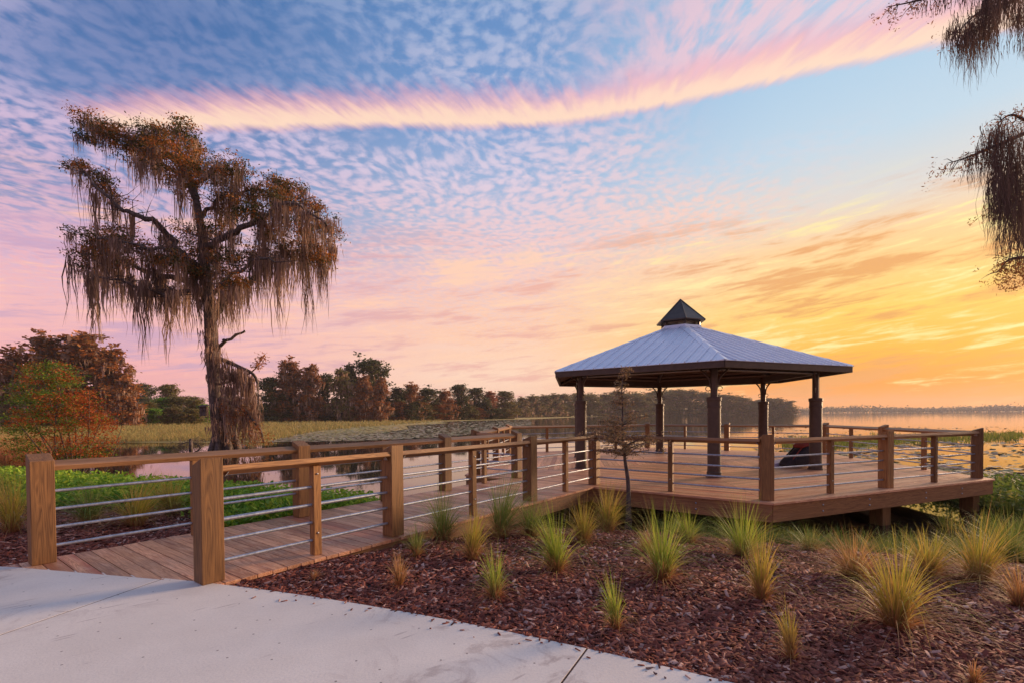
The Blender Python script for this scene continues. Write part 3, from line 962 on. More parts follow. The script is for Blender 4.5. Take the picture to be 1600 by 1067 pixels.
# ================================================================== the large moss hung cypress
def big_cypress():
    rr = np.random.default_rng(21)
    D0 = 33.35
    def W(px, py, dy=0.0):
        return at_y(px, py, D0 + dy)
    base = at_z(352, 702, WATER_Z)
    root = tag(empty('cypress_tree', tuple(base)), 'tall old cypress standing in the water, draped in long grey moss', 'tree')
    off = -base
    T = []
    trunk = smooth_line([W(350, 716), W(347, 690), W(341, 650), W(336, 600), W(331, 545), W(328, 490), W(322, 430), W(316, 370), W(306, 310), W(292, 262), W(278, 228)], 5)
    rad = np.interp(np.linspace(0, 1, len(trunk)), [0, .05, .14, .3, .5, .7, .85, 1], [.85, .66, .50, .43, .37, .27, .17, .08])
    T.append(tube(trunk, rad, 14))
    for a in np.linspace(0, 2 * PI, 9)[:-1]:                                            # buttress ridges
        b0 = base + np.array([math.cos(a) * .95, math.sin(a) * .95, -.5]); 
        T.append(tube(smooth_line([b0, base + np.array([math.cos(a) * .62, math.sin(a) * .62, 1.0]), base + np.array([-.3 + math.cos(a) * .36, math.sin(a) * .36, 3.2])], 4), np.linspace(.26, .10, 9), 7))
    limbs = [
        [(324, 440, 0), (285, 400, -.6), (245, 350, -1.4), (200, 332, -1.8), (160, 300, -2), (126, 262, -2.2)],
        [(306, 310, 0), (285, 262, .6), (238, 228, .9), (180, 208, 1.0), (133, 187, 1.2)],
        [(318, 390, 0), (350, 372, -.8), (400, 345, -1.6), (455, 318, -2.2), (512, 352, -2.5)],
        [(329, 500, 0), (362, 458, 1.0), (402, 432, 1.8), (450, 395, 2.4), (505, 402, 2.6)],
        [(326, 470, 0), (290, 440, 1.0), (235, 428, 1.8), (175, 395, 2.4), (130, 385, 2.8)],
        [(318, 420, 0), (270, 395, -1.6), (215, 385, -2.6), (150, 372, -3.0)],
        [(310, 345, 0), (345, 312, .8), (395, 300, 1.6), (440, 292, 2.2)],
        [(338, 548, 0), (352, 532, -.5), (372, 524, -.7), (381, 518, -.8)],
        [(327, 480, 0), (345, 445, -1.6), (395, 410, -2.6), (430, 405, -3.0)],
        [(324, 455, 0), (262, 462, -1.0), (210, 445, -1.6), (148, 432, -2.0)],
        [(300, 290, 0), (335, 268, -1.0), (372, 268, -1.6)],
        [(296, 280, 0), (262, 262, -1.2), (215, 250, -1.8)],
        [(326, 455, 0), (325, 410, 2.2), (350, 350, 3.2), (365, 315, 3.6)],
    ]
    limb_pts = []
    for L in limbs:
        pts_ = smooth_line([W(*q_) for q_ in L], 5)
        pts_[2:] += rr.normal(size=pts_[2:].shape) * .10
        r0 = .27 if len(L) > 4 else .16
        if L[0][:2] == (338, 548): r0 = .14
        T.append(tube(pts_, np.linspace(r0, .05, len(pts_)), 7))
        if L[0][:2] != (338, 548): limb_pts += list(pts_[3:])
    T += branchlets(limb_pts, rr, 330, 1.5, .035, .5)
    V, Fq = merge(T)
    obj('trunk', raw_mesh('trunk', V + off, Fq, True), M_BARK, root)
    # foliage sprays
    cl = [(140, 190, 18), (128, 212, 10), (165, 205, 18), (190, 215, 24), (215, 222, 22), (240, 225, 30), (275, 218, 34), (300, 232, 26), (258, 250, 30), (222, 244, 22), (300, 262, 30), (325, 278, 24),
          (372, 266, 20), (352, 285, 18), (300, 296, 26), (440, 290, 22), (420, 305, 22), (450, 318, 28), (432, 335, 30), (475, 335, 28), (502, 355, 22), (515, 362, 12), (398, 305, 18), (360, 312, 24), (385, 330, 18),
          (140, 372, 20), (160, 385, 26), (190, 372, 26), (220, 385, 24), (175, 402, 22), (140, 400, 18), (330, 355, 18), (298, 375, 24), (268, 385, 20), (320, 395, 22), (350, 402, 18), (385, 392, 20), (405, 408, 22), (450, 385, 28), (485, 390, 22), (505, 405, 14),
          (280, 415, 20), (310, 430, 18), (240, 405, 18), (122, 258, 8), (110, 258, 5), (140, 268, 12), (165, 290, 14), (180, 305, 12), (350, 430, 18), (370, 440, 14), (125, 418, 8), (460, 300, 16), (490, 320, 14), (255, 210, 16), (285, 205, 14), (340, 262, 14), (480, 372, 18), (420, 365, 20)]
    Lf, Lr, tips = [], [], []
    for (x, y, r) in cl:
        c0_ = W(x, y, rr.normal() * 1.6); rm = r * D0 / FPX
        gp = rr.uniform(.15, .75)
        # break each mass into small ragged sprays
        for _ in range(max(3, int(r * .95))):
            c1_ = c0_ + rr.normal(size=3) * rm * [.55, .60, .42]
            n_ = 60; green = rr.random() < gp
            P_ = c1_ + rr.normal(size=(n_, 3)) * [.27, .27, .12]
            (Lf if green else Lr).append(leafquads(P_, .07 + rr.random(n_) * .15, .2, .45, rr))
            tips.append(c1_)
    V, Fq = merge(Lf)
    obj('crown', raw_mesh('crown', V + off, Fq), M_CYPG, root)
    V, Fq = merge(Lr); obj('autumn_foliage', raw_mesh('autumn_foliage', V + off, Fq), M_CYP, root)
    # moss: tufts under every spray, along the limbs, and long tails where the photo shows them
    tips = np.array(tips)
    sel = tips[rr.random(len(tips)) < .22]
    low = np.interp((sel[:, 2]), [4, 12, 20], [1.0, 1.0, .55])
    Ls_ = low * (.4 + rr.random(len(sel)) ** 2.2 * 4.8); hf = rr.random(len(sel)) < .5
    mo = []
    for mk in (hf, ~hf): mo.append(moss_clump(sel[mk] - [0, 0, .15], Ls_[mk], rr, 26, .17, .023))
    lp = np.array(limb_pts); lp = lp[rr.integers(0, len(lp), 170)] + rr.normal(size=(170, 3)) * [.25, .25, .05]
    mo.append(moss_clump(lp,   .7 + rr.random(170) ** 1.6 * 3.8, rr, 18, .20, .028))
    for (x, y0_, y1_) in [(146, 430, 545), (142, 425, 505), (225, 440, 556), (232, 440, 520), (262, 450, 560), (290, 450, 542), (308, 450, 500), (386, 440, 500), (480, 400, 528), (433, 400, 478), (437, 405, 522), (205, 430, 500),
                          (412, 400, 470), (395, 400, 465), (455, 390, 470), (470, 390, 480), (500, 390, 470), (515, 380, 440), (522, 385, 425), (350, 440, 510), (250, 430, 505), (165, 425, 480), (185, 425, 500), (272, 455, 520)]:
        p_ = np.array([W(x, y0_, rr.normal() * 1.5)])
        L_ = (y1_ - y0_) * D0 / FPX
        n_ = 34
        mo.append(moss_strands(np.repeat(p_, n_, 0) + rr.normal(size=(n_, 3)) * [.15, .15, .1], L_ * 1.08 * rr.random(n_) ** .55, rr, .030, 8, .16))
        mo.append(moss_strands(np.repeat(p_, n_, 0) + rr.normal(size=(n_, 3)) * [.32, .3, .2], L_ * .55 * rr.random(n_), rr, .030, 6, .12))
    for _ in range(34):                                                                 # moss on the upper trunk
        y = rr.uniform(360, 530); x = np.interp(y, [310, 370, 430, 545], [306, 316, 322, 331]) + rr.normal() * 9
        mo.append(moss_clump(np.array([W(x, y, -.35 - .3 * rr.random())]), np.array([.8 + 2.4 * rr.random()]), rr, 12, .14, .026))
    # the trunk's coat of moss below the first limb
    for _ in range(64):
        y = rr.uniform(540, 688); t_ = (y - 540) / 150
        xr = rr.uniform(0, 1)
        x = 322 + xr * (28 + 60 * min(1, max(0, (t_ - .05) * 1.6)) * (1 - .25 * t_))
        p_ = np.array([W(x, y, -.75 - rr.random() * .5)])
        mo.append(moss_clump(p_, np.array([min(2.6, (702 - y) * D0 / FPX) * (.3 + .5 * rr.random())]), rr, 9, .16, .03))
    # curtain hanging from the crooked stub on the right
    for (x0, y0_, x1, y1_, n_) in [(345, 556, 402, 590, 30), (345, 590, 404, 640, 22), (345, 622, 410, 680, 22), (385, 580, 408, 640, 14)]:
        for _ in range(n_):
            f = rr.random(); x, y = x0 + (x1 - x0) * f, y0_ + (y1_ - y0_) * f + rr.uniform(-4, 14)
            mo.append(moss_clump(np.array([W(x, y, -.8 + rr.normal() * .35)]), np.array([min((698 - y) * D0 / FPX, 1.0 + 2.8 * rr.random())]), rr, 10, .13, .026))
    mo_first = mo[1]
    md = [mo_first] + [m_ for m_ in mo[2:] if rr.random() < .22]; ml = [m_ for m_ in mo if not any(m_ is q_ for q_ in md)]
    for bunch, mt_ in ((ml, M_MOSS), (md, M_MOSSB)):
        V, Fq = merge(bunch)
        obj('moss', raw_mesh('moss', V + off, Fq), mt_, root)['kind'] = 'stuff'
    # dead stub on the right that carries the moss curtain, rusty shoots at its foot
    T = [tube(smooth_line([W(343, 560), W(372, 572, -.8), W(400, 590, -1.0), W(404, 640, -1.0)], 5), np.linspace(.16, .05, 16), 6),
         tube(smooth_line([W(343, 620), W(380, 640, -1.0), W(405, 668, -1.2), W(412, 690, -1.2)], 5), np.linspace(.14, .05, 16), 6),
         tube(smooth_line([W(345, 600), W(392, 582, -.8), W(415, 552, -.9)], 4), np.linspace(.08, .02, 9), 5)]
    V, Fq = merge(T); obj('branch', raw_mesh('branch', V + off, Fq, True), M_BARK, root)
    Lf = []
    for (x, y, r) in [(410, 560, 7), (402, 572, 6), (395, 690, 14), (415, 684, 12), (370, 685, 12), (400, 668, 10), (350, 640, 8), (368, 655, 9), (380, 640, 8)]:
        c0_ = W(x, y, -1.4); n_ = 120
        Lf.append(leafquads(c0_ + rr.normal(size=(n_, 3)) * r * D0 / FPX * .6, .10 + rr.random(n_) * .12, .1, .4, rr))
    V, Fq = merge(Lf); obj('shoots', raw_mesh('shoots', V + off, Fq), M_RUST, root)
    return root, W


cyp, CW = big_cypress()
# nest box on the trunk
p = CW(319, 641, -.95)
nb_ = tag(empty('nest_box', (p[0], p[1], p[2] - .35)), 'small grey wooden nest box fixed to the old cypress trunk', 'nest box')
obj('box_body', box('box_body', -.2, .2, -.18, .18, 0, .62, .01), M_BARK, nb_)
obj('box_roof', bevelled('box_roof', [(-.25, -.3, .60), (.25, -.3, .60), (.25, .22, .70), (-.25, .22, .70), (-.25, -.3, .64), (.25, -.3, .64), (.25, .22, .74), (-.25, .22, .74)], BOXF, .005), M_BARK, nb_)
V, Fq = tube([(0, -.185, .38), (0, -.20, .38), (0, -.201, .38)], [.07, .07, .001], 12); obj('entrance_hole', raw_mesh('entrance_hole', V, Fq), M_CUPOLA, nb_)
# fallen branch and a stub in the water
rr = np.random.default_rng(4)
p = at_z(312, 699, WATER_Z)
T = [tube(smooth_line([p + [0.3, 0, -.3], p + [-.2, .1, .22], p + [-1.0, .2, .42], p + [-1.9, .3, .12]], 5), np.linspace(.06, .02, 16), 6)]
for _ in range(110):
    q0 = p + [rr.uniform(-1.9, .3), rr.normal() * .35, rr.uniform(.1, .55)]
    T.append(tube([q0, q0 + rr.normal(size=3) * [.32, .3, .22]], [.014, .006], 3))
V, Fq = merge(T)
tag(obj('fallen_branch', raw_mesh('fallen_branch', V, Fq, True), M_BARK), 'dark dead branch sticking out of the water beside the old cypress', 'branch')
p = at_z(313, 700, WATER_Z) + [.1, -1.2, 0]
V, Fq = tube([p + [0, 0, -.5], p + [.02, 0, .2], p + [0, .02, .75], p + [0, .02, .77]], [.13, .12, .1, .02], 9)
tag(obj('stump', raw_mesh('stump', V, Fq, True), M_BARK), 'short dark stub standing in the water left of the old cypress', 'stump')


# ================================================================== far trees: a few kinds of crown, copied
def crown_mesh(seed, w, h, leaf, n, ragged=.35, conic=.0, trunkfrac=.15):
    rr = np.random.default_rng(seed); parts = []; tips = []
    nb_ = 44
    for i in range(nb_):
        f = rr.random() ** .95
        z = h * (trunkfrac + (1 - trunkfrac) * f)
        prof = math.sin(PI * min(1, .30 + .66 * f)) ** .6 * (1 - (conic + .18) * f ** 1.5)
        a = rr.random() * 2 * PI; rad = w * .5 * prof * math.sqrt(rr.random())
        c0_ = np.array([math.cos(a) * rad, math.sin(a) * rad, z - .03 * h])
        rb = w * (.11 + .09 * rr.random())
        for _ in range(6):
            c1_ = c0_ + rr.normal(size=3) * rb * [.65, .65, .75]
            k_ = n // (nb_ * 6)
            P_ = c1_ + rr.normal(size=(k_, 3)) * rb * ragged * [1, 1, .7]
            parts.append(leafquads(P_, leaf * (.6 + .8 * rr.random(k_)), .2, .6, rr)); tips.append(c1_)
    V, Fq = merge(parts)
    return V, Fq, np.array(tips)


def tree_kind(seed, w, h, leaf, n, mossy, conic=0.0, low=.15):
    rr = np.random.default_rng(seed + 100)
    V, Fq, tips = crown_mesh(seed, w, h, leaf, n, .42, conic, low)
    crown = raw_mesh('crown', V, Fq)
    T = [tube([(0, 0, -1), (0, 0, h * .3), (w * .02, 0, h * .65), (0, w * .02, h * .92)], [h * .022, h * .017, h * .011, h * .003], 7)]
    for j in range(0, len(tips), 7):
        b0 = np.array([0, 0, max(.12 * h, tips[j][2] - .18 * h)])
        T.append(tube([b0, (b0 + tips[j]) / 2 + [0, 0, .02 * h], tips[j]], [h * .007, h * .005, h * .002], 4))
    V, Fq = merge(T); trunk = raw_mesh('trunk', V, Fq, True)
    moss = None
    if mossy:
        sel = tips[rr.random(len(tips)) < mossy]
        V, Fq = moss_clump(sel, h * (.05 + .14 * rr.random(len(sel))), rr, 9, w * .035, leaf * .22)
        moss = raw_mesh('moss', V, Fq)
    return crown, trunk, moss


KINDS = {
    'rust': tree_kind(1, 9.0, 22.0, .70, 6400, .75, .25, .08),
    'rust2': tree_kind(2, 7.5, 22.0, .68, 5600, .9, .35, .05),
    'dark': tree_kind(3, 10.0, 22.0, .80, 7200, .10, .05, .03),
    'dark2': tree_kind(4, 8.5, 22.0, .75, 6400, .25, .15, .02),
    'olive': tree_kind(5, 9.5, 22.0, .75, 6400, .35, .1, .02),
}
KW = {'rust': 9.0, 'rust2': 7.5, 'dark': 10.0, 'dark2': 8.5, 'olive': 9.5}
KM = {}


def far_tree(px, top, wpx, dist, kind, leafmat, label, group=None, base_z=-.70, rz=None, name='tree'):
    b0 = at_y(px, 650, dist); t0 = at_y(px, top, dist)
    H_ = t0[2] - base_z; Wd = wpx * dist / FPX
    crown, trunk, moss = KINDS[kind]
    root = tag(empty(name, (b0[0], dist, base_z), rng.random() * 6.28 if rz is None else rz), label, 'tree', group)
    root.scale = (Wd / KW[kind], Wd / KW[kind], H_ / 22.0)
    key = (kind, leafmat.name)
    if key not in KM:
        me_ = crown.copy(); me_.materials.clear(); me_.materials.append(leafmat); KM[key] = me_
    obj('crown', KM[key], leafmat, root)
    obj('trunk', trunk, M_BARK, root)
    if moss is not None: obj('moss', moss, M_MOSS, root)['kind'] = 'stuff'
    return root


line = [
    (424, 590, 46, 186, 'dark', M_DKGREEN, 'low dark green tree at the open end of the treeline, nearest the old cypress'),
    (456, 565, 58, 190, 'rust', M_RUST, 'broad rusty moss hung tree, first tall one of the treeline'),
    (489, 572, 40, 188, 'rust2', M_RUST, 'rusty tree with pale moss just after the first tall treeline tree'),
    (512, 583, 36, 196, 'dark2', M_DKGREEN, 'dark tree in the notch between two rusty treeline trees'),
    (533, 578, 38, 188, 'rust2', M_OLIVE, 'slim greyish tree wrapped in moss in front of the tall green tree'),
    (549, 567, 34, 205, 'dark2', M_DKGREEN, 'narrow dark green tree top left of the tallest green crown'),
    (582, 563, 62, 208, 'dark', M_DKGREEN, 'tallest dark green tree of the treeline'),
    (570, 588, 36, 190, 'rust2', M_RUST, 'brownish tree standing before the tallest green crown'),
    (597, 592, 32, 188, 'rust2', M_RUST, 'orange brown narrow tree below the right shoulder of the tallest crown'),
    (620, 604, 34, 205, 'dark2', M_DKGREEN, 'small dark tree filling the step down after the tallest crown'),
    (642, 601, 44, 210, 'rust', M_RUST, 'rounded rusty tree at the start of the lower treeline'),
    (668, 607, 44, 218, 'dark', M_DKGREEN, 'round dark green tree in the lower treeline after the rusty one'),
    (694, 611, 40, 226, 'rust', M_RUST, 'low brown mossy tree in the middle of the lower treeline'),
    (717, 602, 42, 238, 'olive', M_DKGREEN, 'taller green tree rising from the middle of the lower treeline'),
    (743, 607, 42, 250, 'olive', M_DKGREEN, 'green tree beside the taller one in the lower treeline'),
    (766, 612, 32, 258, 'rust2', M_RED, 'reddish tree near the far end of the lower treeline'),
    (790, 612, 44, 272, 'olive', M_OLIVE, 'pale olive tree ending the lower treeline above the boardwalk'),
]
for (px, top, wpx, dist, kd, mt, lb) in line: far_tree(px, top, wpx, dist, kd, mt, lb, 'trees of the wood across the marsh')
left = [
    (18, 562, 74, 118, 'rust', M_RUST, 'brown tree cut by the edge of the picture behind the red bush'),
    (66, 528, 100, 122, 'rust', M_RUST, 'large rusty cypress rising directly behind the red and green bush'),
    (132, 525, 104, 126, 'rust2', M_RUST, 'largest rusty cypress of the group, with moss below its crown'),
    (178, 548, 70, 122, 'rust', M_RUST, 'rusty cypress sloping down towards the green shrubs'),
    (196, 592, 44, 116, 'rust2', M_RUST, 'low moss curtained tree at the foot of the rusty group'),
    (100, 572, 70, 116, 'dark2', M_OLIVE, 'shorter olive tree standing in front of the rusty group'),
    (40, 592, 60, 112, 'rust2', M_OLIVE, 'low olive tree under the rusty group by the picture edge'),
]
for (px, top, wpx, dist, kd, mt, lb) in left: far_tree(px, top, wpx, dist, kd, mt, lb, 'rusty cypress group behind the bush')
for (px, top, wpx, dist, kd, mt, lb) in [
    (228, 600, 34, 240, 'dark', M_DKGREEN, 'small dark round tree beyond the shrubs right of the rusty group'),
    (263, 602, 46, 190, 'olive', M_OLIVE, 'light green airy tree above the shrubs behind the old cypress'),
    (355, 606, 40, 230, 'dark', M_DKGREEN, 'dark tree mostly hidden behind the old cypress trunk'),
    (390, 604, 30, 235, 'dark2', M_DKGREEN, 'dark tree seen through the moss right of the old trunk'),
    (298, 618, 40, 205, 'dark2', M_OLIVE, 'low olive tree just left of the old cypress trunk'),
]: far_tree(px, top, wpx, dist, kd, mt, lb)
shr = [(228, 628, 36, 150), (252, 622, 40, 158), (278, 620, 40, 160), (305, 625, 40, 152), (240, 638, 34, 140), (270, 636, 40, 138), (300, 638, 34, 138), (318, 632, 30, 150), (215, 636, 26, 142)]
for j, (px, top, wpx, dist) in enumerate(shr):
    far_tree(px, top, wpx, dist, 'olive' if j % 2 else 'dark', M_GREEN if j % 3 == 1 else M_OLIVE, 'rounded green shrub in the thicket left of the old cypress', 'shrub thicket', name='shrub')['category'] = 'shrub'
rf = np.random.default_rng(12)
for j in range(26):
    px = 410 + j * 15.2 + rf.normal() * 3
    far_tree(px, np.interp(px, [410, 600, 800], [628, 632, 636]) + rf.normal() * 4, 30, np.interp(px, [410, 640, 800], [184, 204, 262]), ['dark', 'olive', 'dark2'][j % 3], [M_DKGREEN, M_OLIVE, M_RUST, M_DKGREEN][j % 4],
             'low bush of the undergrowth along the foot of the wood', 'undergrowth bushes of the wood', name='shrub')['category'] = 'shrub'
hz = [(812, 622, 30, 380), (828, 617, 32, 400), (846, 615, 34, 420), (864, 616, 34, 430), (882, 616, 36, 450), (902, 617, 36, 470), (922, 616, 36, 480), (944, 614, 40, 500), (966, 613, 42, 510), (990, 613, 42, 520), (1012, 615, 40, 540),
      (1034, 612, 44, 560), (1056, 610, 44, 570), (1078, 609, 46, 580), (1098, 614, 36, 590), (1120, 618, 36, 600), (1140, 618, 38, 600), (1162, 622, 34, 605), (1180, 624, 32, 608), (1198, 622, 40, 610), (1218, 622, 40, 612), (1206, 626, 30, 600), (1230, 630, 20, 605)]
for (px, top, wpx, dist) in hz:
    far_tree(px + rf.normal() * 2, top + rf.normal() * 1.5, wpx * 1.25, dist, ['olive', 'dark', 'dark2', 'rust'][rf.integers(4)], [M_OLIVE, M_DKGREEN, M_OLIVE][rf.integers(3)], 'hazy tree of the distant wooded point across the lake behind the gazebo', 'trees of the wooded point')
# the farthest shore: one thin mass of wood
parts = []
for j in range(1000):
    x = rf.uniform(500, 2600); y = 1520 + rf.uniform(-40, 160); hgt = 12 + 5 * rf.random() + 4 * math.sin(x * .013) + 2.5 * math.sin(x * .047)
    n_ = 34
    P_ = np.array([x, y, hgt * .5]) + rf.normal(size=(n_, 3)) * [9, 9, hgt * .24]
    parts.append(leafquads(P_, 3.5 + 3 * rf.random(n_), .2, .7, rf))
for j in range(260):
    x = rf.uniform(-900, 340); y = 780 + abs(x) * .2 + rf.uniform(0, 160); hgt = 14 + 8 * rf.random()
    if x > -30 and y < 900: y += 60
    P_ = np.array([x, y, hgt * .45]) + rf.normal(size=(30, 3)) * [7, 7, hgt * .26]
    parts.append(leafquads(P_, 4 + 3 * rf.random(30), .2, .7, rf))
V, Fq = merge(parts)
tag(obj('forest', raw_mesh('forest', V, Fq), M_DKGREEN), 'far wooded shore as a low hazy strip on the horizon', 'forest', kind='stuff')

# ================================================================== left bank: bush, leafy ground cover, reeds
def leaf_bush():
    rr = np.random.default_rng(31)
    c0_ = at_z(118, 742, -.45); D0 = c0_[1]
    root = tag(empty('bush', (c0_[0], c0_[1], float(ground_z(c0_[0], c0_[1])) - .05)), 'tall bush with green and fiery red orange leaves on the near bank', 'bush')
    b0 = np.array(root.location)
    def W(px, py, dy=0.0): return at_y(px, py, D0 + dy)
    T = []
    tips = []
    for (x, y) in [(60, 572), (80, 560), (110, 590), (140, 610), (165, 640), (35, 620), (90, 620), (130, 650), (50, 660), (190, 668), (20, 650), (175, 690)]:
        e = W(x, y, rr.normal() * .5)
        m_ = (b0 + e) / 2 + rr.normal(size=3) * .15
        T.append(tube(smooth_line([b0, m_, e], 4), np.linspace(.035, .008, 9), 5)); tips.append(e)
    V, Fq = merge(T); obj('stem', raw_mesh('stem', V - b0, Fq, True), M_BARK, root)
    gs, rs = [], []
    for _ in range(520):
        y = 566 + (722 - 566) * rr.random() ** .8
        half = np.interp(y, [560, 600, 650, 690, 722], [22, 55, 80, 90, 75]); cx = np.interp(y, [560, 620, 720], [72, 85, 100])
        x = cx + rr.uniform(-1, 1) * half
        redness = np.interp(x - 40 + (y - 640) * .5, [-40, 20, 90], [.22, .36, .72]) + (.18 if y < 600 and x < 60 else 0)
        c1_ = W(x, y, rr.normal() * .55); n_ = 46
        P_ = c1_ + rr.normal(size=(n_, 3)) * [.16, .16, .06]
        q_ = leafquads(P_, .042 + .048 * rr.random(n_), .5, .5, rr)
        (rs if rr.random() < redness else gs).append(q_)
    V, Fq = merge(gs); obj('green_foliage', raw_mesh('green_foliage', V - b0, Fq), M_BUSHG, root)
    V, Fq = merge(rs); o_ = obj('red_foliage', raw_mesh('red_foliage', V - b0, Fq), M_RED, root); o_['label'] = 'fiery red and orange leaves'
    return root


leaf_bush()

rr = np.random.default_rng(77)


def in_view(P_, pad=.06):
    return np.abs(P_[:, 0]) < (800 / FPX + pad) * np.maximum(P_[:, 1], .5) + .4


# leafy ground cover on the bank left of the boardwalk: upright shoots with broad leaves
def left_of_walk(P_): 
    rel = P_[:, :2] - P1; return (rel @ WN) > WW + .28


n = 90000
P_ = np.stack([rr.uniform(-26, 1, n), rr.uniform(6.2, 17, n), np.zeros(n)], -1)
d = np.interp(P_[:, 0], SHX, SHY) - P_[:, 1]
keep = left_of_walk(P_) & in_view(P_, .3) & (d > -.5 + .5 * np.sin(P_[:, 0] * 1.7)) & (d < 3.6 + .5 * np.sin(P_[:, 0] * 1.3))
P_ = P_[keep][:15000]; d = d[keep][:15000]
P_[:, 2] = np.maximum(ground_z(P_[:, 0], P_[:, 1]), WATER_Z - .05)
hgt = (.28 + .30 * rr.random(len(P_))) * np.interp(d, [-.6, .4, 2.2, 3.8], [.6, 1.0, 1.1, .5])
parts = []
for j in range(7):
    f = .25 + .75 * (j + rr.random(len(P_))) / 7
    Q = P_ + np.stack([rr.normal(size=len(P_)) * .06, rr.normal(size=len(P_)) * .06, hgt * f], -1)
    parts.append(leafquads(Q, .07 + .07 * rr.random(len(P_)), .35, .42, rr))
V, Fq = merge(parts)
tag(obj('ground_cover', raw_mesh('ground_cover', V, Fq), M_GRASSG), 'lush leafy green ground cover on the bank left of the boardwalk', 'ground cover', kind='stuff')


# ================================================================== grass tufts
def tuft_mesh(seed, h, w, n, lean=(0, 0), droop=.5, bw=.0042):
    r_ = np.random.default_rng(seed)
    k = 6; t_ = np.linspace(0, 1, k)
    a = r_.random(n) * 2 * PI
    out = np.abs(r_.normal(size=n)) * .72 + .08
    out = np.minimum(out, 1.7)
    wild = r_.random(n) < .14
    out = np.where(wild, 1.2 + .9 * r_.random(n), out)
    L = h * (.45 + .6 * r_.random(n)) * np.interp(out, [0, .6, 1.7], [1.0, 1.05, 1.1])
    r0 = r_.random(n) ** .5 * w * .07
    dirx, diry = np.cos(a), np.sin(a)
    C = np.zeros((n, k, 3))
    reach = w * .5 * out
    C[:, :, 0] = (r0 * dirx)[:, None] + (reach * dirx + lean[0] * L)[:, None] * (t_[None] ** 1.55)
    C[:, :, 1] = (r0 * diry)[:, None] + (reach * diry + lean[1] * L)[:, None] * (t_[None] ** 1.55)
    sag = (droop * np.minimum(out, 1.5) ** 1.4 * (.7 + .6 * r_.random(n)))[:, None]
    C[:, :, 2] = L[:, None] * (t_[None] - sag * .55 * t_[None] ** 3)
    C += np.cumsum(np.cumsum(r_.normal(size=(n, k, 3)) * h * .008, 1), 1) * t_[None, :, None]
    prof = np.array([.8, 1, .95, .75, .45, .06])
    b = a + PI / 2 + r_.normal(size=n) * .6
    Wv = np.stack([np.cos(b), np.sin(b), np.zeros(n)], -1)[:, None, :] * (bw * (.6 + .7 * r_.random(n))[:, None] * prof[None])[:, :, None]
    V, Fq = strips(C, Wv)
    return V, Fq


def dead_mesh(seed, h, w, n):
    return tuft_mesh(seed, h * .42, w * 1.15, n, droop=.9, bw=.003)


